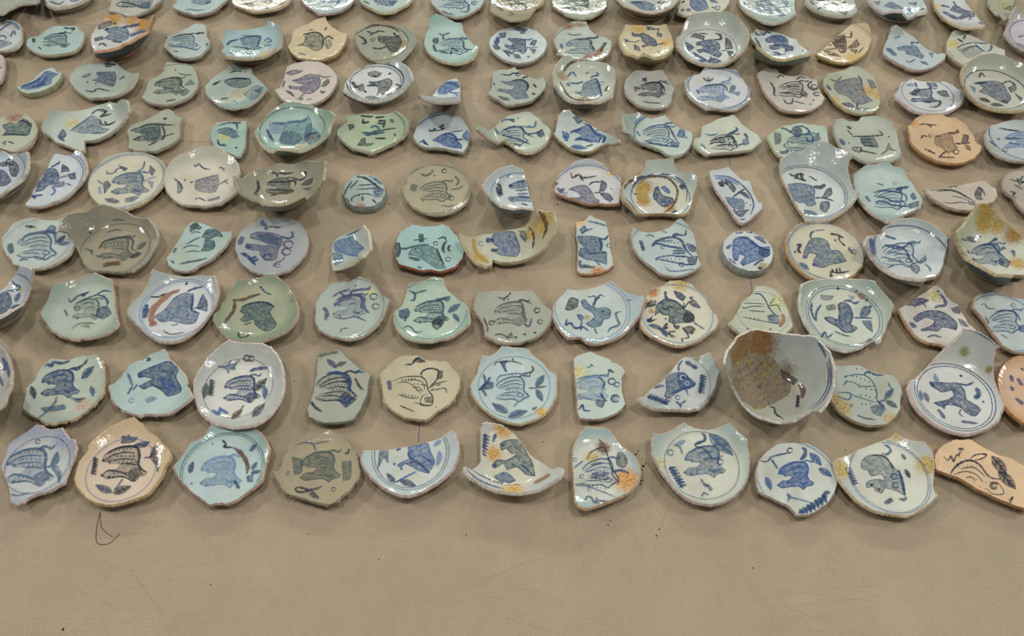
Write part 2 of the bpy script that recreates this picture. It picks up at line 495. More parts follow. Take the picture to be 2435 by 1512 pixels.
def motif(letter, amt=1.0):
    if letter == 'L':
        return [('f', .8, [(0, 0), (.25, -.17), (.6, -.2), (1, 0), (.6, .16), (.25, .15)]), ('w', .05, [(0, 0), (.5, -.02), (1, 0)]),
                ('w', .03, [(.25, -.02), (.4, -.15)]), ('w', .03, [(.5, -.02), (.65, -.15)]), ('w', .03, [(.3, 0), (.45, .12)]), ('w', .03, [(.55, 0), (.7, .1)])]
    if letter == 'H':
        o = [('w', .09, [(0, 0), (.5, -.03), (1, 0)])]
        for i in range(7):
            t = .08 + .13 * i
            o.append(('w', .045, [(t, 0), (t + .08, -.2)]))
            o.append(('w', .04, [(t, 0), (t + .06, .1)]))
        return o
    if letter == 'P':
        return [('w', .07, [(-.3, 0), (.1, -.03), (.5, -.02)]),
                ('f', .8, [(.05, -.05), (.15, -.5), (.4, -.85), (.5, -.5), (.35, -.15)]), ('w', .04, [(.05, -.05), (.3, -.45), (.42, -.85)]),
                ('f', .6, [(.1, .05), (.5, .1), (.6, .5), (.5, .9), (.35, .45)]), ('w', .04, [(.1, .05), (.45, .35), (.5, .9)])]
    return []

RING = [(math.cos(a), math.sin(a)) for a in np.linspace(0.3, 6.4, 14)]

# ---------------------------------------------------------------- paint layer
DARKER = {'b': 'n', 'd': 'n', 'l': 'd', 'g': 'k', 't': 'k', 'n': 'k', 'v': 'k', 'e': 't'}
class Paint:
    def __init__(s, surf, poly, sc, ppm, x0, y0):
        s.surf, s.poly, s.sc, s.ppm, s.x0, s.y0 = surf, poly, sc, ppm, x0, y0
        s.lay = {}
        s.order = 0
        s.item = 0
        s.x_lo, s.y_lo = poly.min(0) - .003; s.x_hi, s.y_hi = poly.max(0) + .003
    def loc(s, P):
        P = np.asarray(P, float)
        return s.surf.hit(s.x0 + P[:, 0] * s.sc, s.y0 + P[:, 1] * s.sc)
    def m(s, w):
        return w * s.sc / s.ppm
    def emit(s, layer, col, xy, al, faces):
        s.order += 1
        if not len(faces):
            return
        r = np.hypot(xy[:, 0], xy[:, 1])
        off = 0.00022 + 0.000012 * min(s.order, 90)
        n = s.surf.normal(xy)
        p = np.column_stack([xy, s.surf.h(r)]) + n * off
        V = s.lay.setdefault((layer, col, s.item), [[], [], []])
        b = sum(len(v) for v in V[0])
        V[0].append(p); V[1].append(al)
        V[2].extend([tuple(int(i) + b for i in f) for f in faces])
    def ribbon(s, layer, col, c, w, alpha=1.0, taper=True, closed=False):
        """c local centreline, w width in metres"""
        c = resample(c, max(0.0008, w * .35), closed)
        n = len(c)
        if n < 2:
            return
        t = (np.roll(c, -1, 0) - np.roll(c, 1, 0)) if closed else np.gradient(c, axis=0)
        l = np.linalg.norm(t, axis=1); l[l == 0] = 1
        nn = np.stack([-t[:, 1], t[:, 0]], 1) / l[:, None]
        hw = np.full(n, w * .5)
        if taper and not closed:
            s_ = np.linspace(0, 1, n)
            hw *= .35 + .65 * np.clip(np.minimum(s_, 1 - s_) * 5, 0, 1)
        hw *= 1 + .16 * np.sin(np.arange(n) * .9 + s.order * 1.7)
        soft = max(.00030, w * .16)
        ks = np.array([-1, -.0, 0, 0, 1.0])
        offs = np.stack([-(hw + soft), -np.maximum(hw - soft, hw * .3), hw * 0, np.maximum(hw - soft, hw * .3), hw + soft], 1)
        xy = (c[:, None] + nn[:, None] * offs[..., None]).reshape(-1, 2)
        al = np.tile(np.array([0, 1, 1, 1, 0]) * alpha, n)
        if taper and not closed:
            al = al.reshape(n, 5); al[0] *= .2; al[-1] *= .2; al = al.ravel()
        ok = inside(xy, s.poly)
        F = []
        m_ = n if closed else n - 1
        for i in range(m_):
            j = (i + 1) % n
            for k in range(4):
                q = (i * 5 + k, j * 5 + k, j * 5 + k + 1, i * 5 + k + 1)
                if ok[q[0]] and ok[q[1]] and ok[q[2]] and ok[q[3]]:
                    F.append(q)
        if layer == 'ring_line' and F:
            runs = [[F[0]]]
            for a, b in zip(F[:-1], F[1:]):
                if b[0] // 5 - a[0] // 5 > 1:
                    runs.append([])
                runs[-1].append(b)
            if len(runs) > 1 and F[0][0] // 5 == 0 and F[-1][0] // 5 == n - 1:
                runs[0] = runs.pop() + runs[0]
            for q in runs:
                s.item += .001
                if len(q) > 12:
                    s.emit(layer, col, xy, al, q)
            return
        s.emit(layer, col, xy, al, F)
    def stroke(s, layer, col, P, w, alpha=1.0):
        P = np.asarray(P, float)
        P = catmull(P, False, 5)
        s.ribbon(layer, col, s.loc(P), s.m(w) * 1.5, alpha)
    def fill(s, layer, col, P, alpha):
        P = catmull(np.asarray(P, float), True, 4, 75)
        c = s.loc(P)
        if area2(c) < 0:
            c = c[::-1]
        c = resample(c, .0014, True)
        if len(c) < 5:
            return
        t = np.roll(c, -1, 0) - np.roll(c, 1, 0)
        l = np.linalg.norm(t, axis=1); l[l == 0] = 1
        nn = np.stack([t[:, 1], -t[:, 0]], 1) / l[:, None]
        j = (.00025 * np.sin(np.arange(len(c)) * 2.1 + s.order) + np.random.default_rng(s.order + 5).normal(0, .00028, len(c)))[:, None]
        soft = .00055
        outer = c + nn * (soft + j); inner = c - nn * (soft * .7 - j)
        g = hexgrid(inner, .0022, .0012)
        pts = np.vstack([outer, inner, g]); n = len(c)
        edges = [(i, (i + 1) % n) for i in range(n)] + [(n + i, n + (i + 1) % n) for i in range(n)]
        clip = not inside(outer, s.poly).all()
        if clip:
            b = len(pts); pts = np.vstack([pts, s.poly]); m_ = len(s.poly)
            edges += [(b + i, b + (i + 1) % m_) for i in range(m_)]
        try:
            v, f, ov = cdt(pts, edges, [], 0)
        except Exception:
            return
        al = np.zeros(len(v))
        bx, by = pts[:, 0] * 420 + s.order, pts[:, 1] * 420
        blot = .74 + .2 * np.sin(bx * 1.1 + 1.7 * np.sin(by * .6)) * np.sin(by * .9 + 1.3 * np.sin(bx * .7)) + np.random.default_rng(s.order).uniform(-.14, .12, len(pts))
        for i, o in enumerate(ov):
            al[i] = (0 if any(k < n for k in o) else alpha * (blot[min(o)] if min(o) >= 2 * n else 1)) if o else alpha * .5
        cen = np.array([v[list(q)].mean(0) for q in f])
        ok = inside(cen, outer)
        if clip:
            ok &= inside(cen, s.poly)
        s.emit(layer, col, v, al, [q for q, k in zip(f, ok) if k])
        s.ribbon(layer, DARKER.get(col, col), c, .0009, .6 * alpha, False, True)
        s.hatch(layer, col, c, alpha)
    def crust(s, root, base, P):
        c = s.loc(catmull(np.asarray(P, float), True, 4, 75))
        c = resample(c if area2(c) > 0 else c[::-1], .0016, True)
        rg = np.random.default_rng(3)
        c = c + rg.normal(0, .0005, c.shape)
        g = hexgrid(c, .0015, .001)
        v, f, ov = cdt(np.vstack([c, g]), [], [list(range(len(c)))], 1)
        d = np.sqrt(((v[:, None] - c[None])**2).sum(2)).min(1)
        hgt = .0003 + np.clip(d / .006, 0, 1) * (.0014 + .0012 * np.sin(v[:, 0] * 420) * np.sin(v[:, 1] * 510 + 1) + rg.normal(0, .0005, len(v)))
        hgt[d < 1e-5] = .0001
        r = np.hypot(v[:, 0], v[:, 1])
        p = s.surf.to_world(np.column_stack([v, s.surf.h(r)]) + s.surf.normal(v) * np.maximum(hgt, .0001)[:, None]) - base
        o = link_mesh('dirt_crust', p, [tuple(q) for q in f], crust_material(), root)
        o['label'] = 'crusted brown and ochre burial dirt'
    def hatch(s, layer, col, c, alpha):
        """spots and strokes of thicker pigment inside a large wash"""
        ext = c.max(0) - c.min(0)
        if col in 'kop' or min(ext) < .009:
            return
        dk = DARKER.get(col, col)
        rg = np.random.default_rng(s.order + 77)
        m = c.mean(0); q = c - m
        ev, E = np.linalg.eigh(q.T @ q)
        ax, ay = E[:, 1], E[:, 0]
        L_, W_ = np.abs(q @ ax).max(), np.abs(q @ ay).max()
        keep = s.poly; s.poly = c - (c - m) * .06
        for k in range(-1, 3):
            off = (k - .5) * W_ * .42 + rg.normal(0, W_ * .05)
            u = np.linspace(-.8, .8, 7) * L_
            line = m + ax * u[:, None] + ay * (off + W_ * .13 * np.cos(u / L_ * 2.4))[:, None]
            if k % 2:
                s.ribbon(layer, dk, catmull(line, False, 4), .0009, .6 * alpha)
            else:
                for p in resample(line, .0030, False):
                    if rg.random() < .8:
                        s.spot(layer, dk, p, .00055 * rg.uniform(.8, 1.5), .75 * alpha)
        s.poly = keep
    def spot(s, layer, col, p, R, alpha):
        n = 7
        a = np.linspace(0, 2 * math.pi, n, endpoint=False)
        cs = np.stack([np.cos(a), np.sin(a)], 1)
        xy = np.vstack([p[None], p + cs * R * .7, p + cs * (R + .0004)])
        if not inside(xy, s.poly).all():
            return
        al = np.array([alpha] * (n + 1) + [0] * n)
        F = [(0, 1 + i, 1 + (i + 1) % n) for i in range(n)] + [(1 + i, 1 + n + i, 1 + n + (i + 1) % n, 1 + (i + 1) % n) for i in range(n)]
        s.emit(layer, col, xy, al, F)
    def dots(s, layer, col, P, size, alpha=1.0):
        c = s.loc(P)
        R = s.m(size) * .5
        n = 10
        for p in c:
            a = np.linspace(0, 2 * math.pi, n, endpoint=False)
            k = 1 + .15 * np.sin(a * 3 + p[0] * 900)
            cs = np.stack([np.cos(a) * k, np.sin(a) * k], 1)
            xy = np.vstack([p[None], p + cs * R * .75, p + cs * (R + .0004)])
            if not inside(xy, s.poly).all():
                continue
            al = np.array([alpha] * (n + 1) + [0] * n)
            F = [(0, 1 + i, 1 + (i + 1) % n) for i in range(n)] + [(1 + i, 1 + n + i, 1 + n + (i + 1) % n, 1 + (i + 1) % n) for i in range(n)]
            s.emit(layer, col, xy, al, F)
    def ops(s, layer, col, ops, X, Y, size, rot, alpha=1.0):
        ry = foreshorten(s.y0 + Y * s.sc)
        a = math.radians(rot); ca, sa = math.cos(a), math.sin(a)
        def tr(P):
            P = np.asarray(P, float)
            return np.stack([X + size * (P[:, 0] * ca - P[:, 1] * sa), Y + size * ry * (P[:, 0] * sa + P[:, 1] * ca)], 1)
        for k, v, P in ops:
            if k == 'w': s.stroke(layer, col, tr(P), v * size, alpha)
            elif k == 'f': s.fill(layer, col, tr(P), v * alpha)
            else: s.dots(layer, col, tr(P), v * size, alpha)
    def ring(s, col, R, w):
        Rm = s.m(R)
        a = np.linspace(0, 2 * math.pi, 140, endpoint=False)
        wob = 1 + .006 * np.sin(a * 3 + R) + .004 * np.sin(a * 7)
        s.ribbon('ring_line', col, np.stack([np.cos(a) * Rm * wob, np.sin(a) * Rm * wob], 1), s.m(w), .8, False, True)
    def build(s, root, base):
        for (layer, col, item), (P, A, F) in s.lay.items():
            p = s.surf.to_world(np.vstack(P)) - base
            used = sorted({i for f in F for i in f})
            mp = {o: i for i, o in enumerate(used)}
            o = link_mesh(layer, p[used], [tuple(mp[i] for i in f) for f in F], paint_material(col), root,
                          attrs={'pigment': ('FLOAT', np.concatenate(A)[used])})
            if layer == 'painted_dots':
                o['kind'] = 'stuff'

# ---------------------------------------------------------------- one shard
REPORT = []
def pts(t):
    return [tuple(float(v) for v in q.split(',')) for q in t]

def build_shard(rec, index):
    x0, y0, sc = rec['crop']
    rng = np.random.default_rng(index + 11)
    C = rec['c']
    cx, cy = x0 + C[0] * sc, y0 + C[1] * sc
    ppm = px_per_m(cx, cy)
    R0 = C[2] * sc / ppm
    tilt = (C[4], C[5]) if len(C) > 5 else (0, 0)
    ridges = [float(d[3]) * sc / ppm for d in rec['d'] if d[0] == 'r' and d[1] == 'p']
    TH[0] = rec.get('h', 0.0062 if C[3] < 1.1 else 0.0040)
    thick_disc = 'h' in rec
    sf = Surf(cx, cy, R0, C[3], tilt, ridges)
    P = catmull(np.array(rec['o']), True, 5, 21)
    P = resample(P, .0017 * ppm / sc, True)
    qx, qy = x0 + P[:, 0] * sc, y0 + P[:, 1] * sc
    Rf = R0 * .82
    for it in range(4):
        poly = sf.hit(qx, qy, rim=True)
        r = np.hypot(poly[:, 0], poly[:, 1])
        n = sf.normal(poly)
        low = sf.to_world(np.column_stack([poly, sf.h(r)]) - n * thick(r, R0)[:, None])
        fa = np.linspace(0, 2 * math.pi, 72, endpoint=False)
        fr = np.stack([np.cos(fa), np.sin(fa)], 1) * Rf
        fi = inside(fr, poly) & (not thick_disc)
        zmin = low[:, 2].min()
        if fi.any():
            fz = sf.to_world(np.column_stack([fr, np.full(72, -0.0175)])[fi])
            zmin = min(zmin, fz[:, 2].min())
        else:
            g0 = hexgrid(poly, .006, 0)
            if len(g0):
                gr = np.hypot(g0[:, 0], g0[:, 1])
                zmin = min(zmin, (sf.to_world(np.column_stack([g0, sf.h(gr) - thick(gr, R0)])))[:, 2].min())
        if abs(zmin) < 1e-5:
            break
        sf.z0 -= zmin
        sf.place()
    if area2(poly) < 0:
        poly = poly[::-1]
    # slightly ragged fracture line
    t = np.roll(poly, -1, 0) - np.roll(poly, 1, 0)
    l = np.linalg.norm(t, axis=1); l[l == 0] = 1
    nn = np.stack([t[:, 1], -t[:, 0]], 1) / l[:, None]
    jk = 1.0 if C[3] < .7 else .55 if C[3] < 1.1 else .2
    jag = jk * rng.normal(0, .00022, len(poly))
    jag = jag + np.interp(np.arange(len(poly)), np.arange(0, len(poly) + 6, 6), jk * rng.normal(0, .00035, len(np.arange(0, len(poly) + 6, 6))))
    poly = poly + nn * jag[:, None]
    base = sf.to_world(np.array([[0, 0, 0]]))[0]
    base = np.array([poly.mean(0)[0], poly.mean(0)[1], 0]) @ sf.R.T + sf.C
    base[2] = 0
    root = bpy.data.objects.new('pottery_shard', None)
    root.empty_display_size = .02
    root.location = tuple(base)
    scene.collection.objects.link(root)
    root['label'] = rec['label']; root['category'] = 'pottery shard'
    # inner + outer skins
    outer_poly = poly
    ins = (.0011 if C[3] < .7 else .0006) + .0003 * np.sin(np.arange(len(poly)) * .37 + index) + rng.normal(0, .00015, len(poly))
    poly = poly - nn * ins[:, None]
    g = hexgrid(poly, .0030 if ppm > 1300 else .0036, .0016)
    v2, f2, ov = cdt(np.vstack([poly, g]), [], [list(range(len(poly)))], 1)
    r = np.hypot(v2[:, 0], v2[:, 1]); nrm = sf.normal(v2)
    top = np.column_stack([v2, sf.h(r)])
    th = thick(r, R0)
    bot = top - nrm * th[:, None]
    lo = sf.to_world(bot)
    hi = sf.to_world(top)
    lo[:, 2] = np.maximum(lo[:, 2], 0.0004)
    cols = [[v * k for v, k in zip(srgb(h), (.88, .87, .84))] for h in rec['g']]
    cols = [[.82 * v + .18 * (c[0] * .25 + c[1] * .6 + c[2] * .15) for v in c] for c in cols]
    cc, cw, ce = (np.array(c) for c in cols[:3])
    cx_ = np.array(cols[3]) if len(cols) > 3 else cw * .92
    f = np.clip((r - R0 * .80) / (R0 * .45 + .004), 0, 1)[:, None]
    f = f * f * (3 - 2 * f)
    ctop = cc * (1 - f) + cw * f
    # smudges given per shard
    sw = np.zeros(len(v2)); scl = np.tile(np.array([.2, .15, .1]), (len(v2), 1))
    acc = np.zeros((len(v2), 3)); wt = np.zeros(len(v2)) + 1e-6
    for d in rec['d']:
        if d[0] == 't':
            q = sf.hit([x0 + float(d[2]) * sc], [y0 + float(d[3]) * sc])[0]
            R = float(d[4]) * sc / ppm
            dd = np.hypot(v2[:, 0] - q[0], v2[:, 1] - q[1]) / R
            wgt = np.clip(1.25 - dd, 0, 1)
            sw = np.maximum(sw, wgt); acc += wgt[:, None] * np.array(srgb(d[1])); wt += wgt
    scl = acc / wt[:, None]
    nv = len(v2)
    ox = np.zeros(nv); oc = np.tile(np.array([.1, .12, .2]), (nv, 1))
    for d in rec['d']:
        if d[0] == 'x':
            oc = np.tile(np.array(srgb(d[1])), (nv, 1)); ox = np.full(nv, float(d[2]) * .75)
    V = np.vstack([hi, lo]) - base
    F = [tuple(q) for q in f2] + [tuple(i + nv for i in q[::-1]) for q in f2]
    one = np.ones((nv, 1))
    gl = np.vstack([np.hstack([ctop, one]), np.hstack([np.tile(cx_, (nv, 1)), one])])
    stn = np.vstack([np.hstack([scl, one]), np.hstack([oc, one])])
    link_mesh('glazed_body', V, F, GLAZE, root, attrs={'glaze': ('FLOAT_COLOR', gl), 'stain': ('FLOAT_COLOR', stn),
                                                     'stain_amount': ('FLOAT', np.concatenate([sw, ox]))})
    # broken edge strip
    m_ = len(poly); rows = 4
    rr = np.hypot(poly[:, 0], poly[:, 1]); pn = sf.normal(poly)
    tp = np.column_stack([poly, sf.h(rr)]); pth = thick(rr, R0)
    E = []
    for k in range(rows):
        u = k / (rows - 1)
        bulge = (0, .0006, .0005, 0)[k] + (rng.normal(0, .00025, m_) if 0 < k < rows - 1 else 0)
        q = tp - pn * (pth * u)[:, None]
        q[:, :2] += nn * (np.zeros(m_) + bulge + (0, 1.0, 1.0, 0)[k] * ins)[:, None]
        E.append(sf.to_world(q))
    E = np.vstack(E); E[:, 2] = np.maximum(E[:, 2], 0.0004)
    EF = [(k * m_ + i, (k + 1) * m_ + i, (k + 1) * m_ + (i + 1) % m_, k * m_ + (i + 1) % m_) for k in range(rows - 1) for i in range(m_)]
    ecol = np.hstack([np.tile(ce, (len(E), 1)), np.ones((len(E), 1))])
    link_mesh('broken_edge', E - base, EF, CLAY, root, attrs={'glaze': ('FLOAT_COLOR', ecol)})
    # foot ring where the shard still has it
    if fi.any() and not tilt[0] and not tilt[1]:
        N = 72
        prof = [(-.0030, -.0080), (-.0024, -.0174), (0, -.0175), (.0014, -.0174), (.0036, -.0080)]
        fv = []; okk = []
        for i in range(N):
            a = fa[i]
            ring = [(math.cos(a) * (Rf + p[0]), math.sin(a) * (Rf + p[0]), p[1]) for p in prof]
            fv += ring
            okk.append(inside(np.array([[math.cos(a), math.sin(a)]]) * (Rf + .0035), poly)[0])
        FF = []
        for i in range(N):
            j = (i + 1) % N
            if okk[i] and okk[j]:
                for k in range(4):
                    FF.append((i * 5 + k, j * 5 + k, j * 5 + k + 1, i * 5 + k + 1))
            if okk[i] and not okk[j]:
                FF.append(tuple(i * 5 + k for k in range(5)))
            if okk[i] and not okk[i - 1]:
                FF.append(tuple(i * 5 + k for k in range(4, -1, -1)))
        if FF:
            fw = sf.to_world(np.array(fv)); fw[:, 2] = np.maximum(fw[:, 2], 0.0)
            col = np.hstack([np.tile(ce * .95, (len(fw), 1)), np.ones((len(fw), 1))])
            # one object for each surviving arc of the ring
            st = next((i for i in range(N) if okk[i] and not okk[i - 1]), 0)
            arc = {}; cur = 0
            for t_ in range(N):
                i = (st + t_) % N
                if not okk[i]:
                    cur += 1
                arc[i] = cur
            for a_ in sorted(set(arc[q[0] // 5] for q in FF)):
                fs = [q for q in FF if arc[q[0] // 5] == a_]
                used = sorted({i for q in fs for i in q}); mp = {o: i for i, o in enumerate(used)}
                if len(fs) < 8:
                    continue
                link_mesh('foot_ring', (fw - base)[used], [tuple(mp[i] for i in q) for q in fs], CLAY, root, attrs={'glaze': ('FLOAT_COLOR', col[used])})
    # decoration
    pt = Paint(sf, poly, sc, ppm, x0, y0)
    for d in rec['d']:
        k = d[0]
        pt.item += 1
        if k == 'B':
            amt = float(d[7]) if len(d) > 7 else .8
            pt.ops('beast_motif', d[6], beast(d[1], amt), *[float(v) for v in d[2:6]], alpha=.92)
        elif k in 'LHP':
            pt.ops('leaf_motif', d[5], motif(k), *[float(v) for v in d[1:5]], alpha=.92)
        elif k == 'O':
            X, Y, R = (float(v) for v in d[1:4])
            pt.ops('painted_circle', d[4], [('w', .28, RING)], X, Y, R * .8, 0)
        elif k == 'w' and d[1] != 'p':
            pt.stroke('brush_stroke', d[1], pts(d[3:]), float(d[2]), .92)
        elif k == 'f':
            pt.fill('painted_patch', d[1], pts(d[3:]), float(d[2]))
        elif k == 'd':
            pt.dots('painted_dots' if len(d) > 4 else 'painted_dot', d[1], pts(d[3:]), float(d[2]))
        elif k == 'X':
            pt.crust(root, base, pts(d[1:]))
        elif k == 'r' and d[1] != 'p':
            pt.ring(d[1], float(d[3]), float(d[2]))
    pt.build(root, base)
    REPORT.append((rec['label'][:40], hi[:, 2].max(), sf.z0))
    return root

def parse(txt):
    recs = []; crop = None; cur = None
    for ln in txt.splitlines():
        p = ln.split()
        if not p:
            continue
        if p[0] == '@':
            crop = (float(p[1]), float(p[2]), float(p[3]) if len(p) > 3 else 600 / 2435)
        elif p[0] == '#':
            cur = {'crop': crop, 'label': ln[2:].strip(), 'd': []}
            recs.append(cur)
        elif p[0] == 'c':
            cur['c'] = [float(v) for v in p[1:]]
        elif p[0] == 'o':
            cur['o'] = pts(p[1:])
        elif p[0] == 'h':
            cur['h'] = float(p[1])
        elif p[0] == 'g':
            cur['g'] = p[1:]
        else:
            cur['d'].append(p)
    return recs

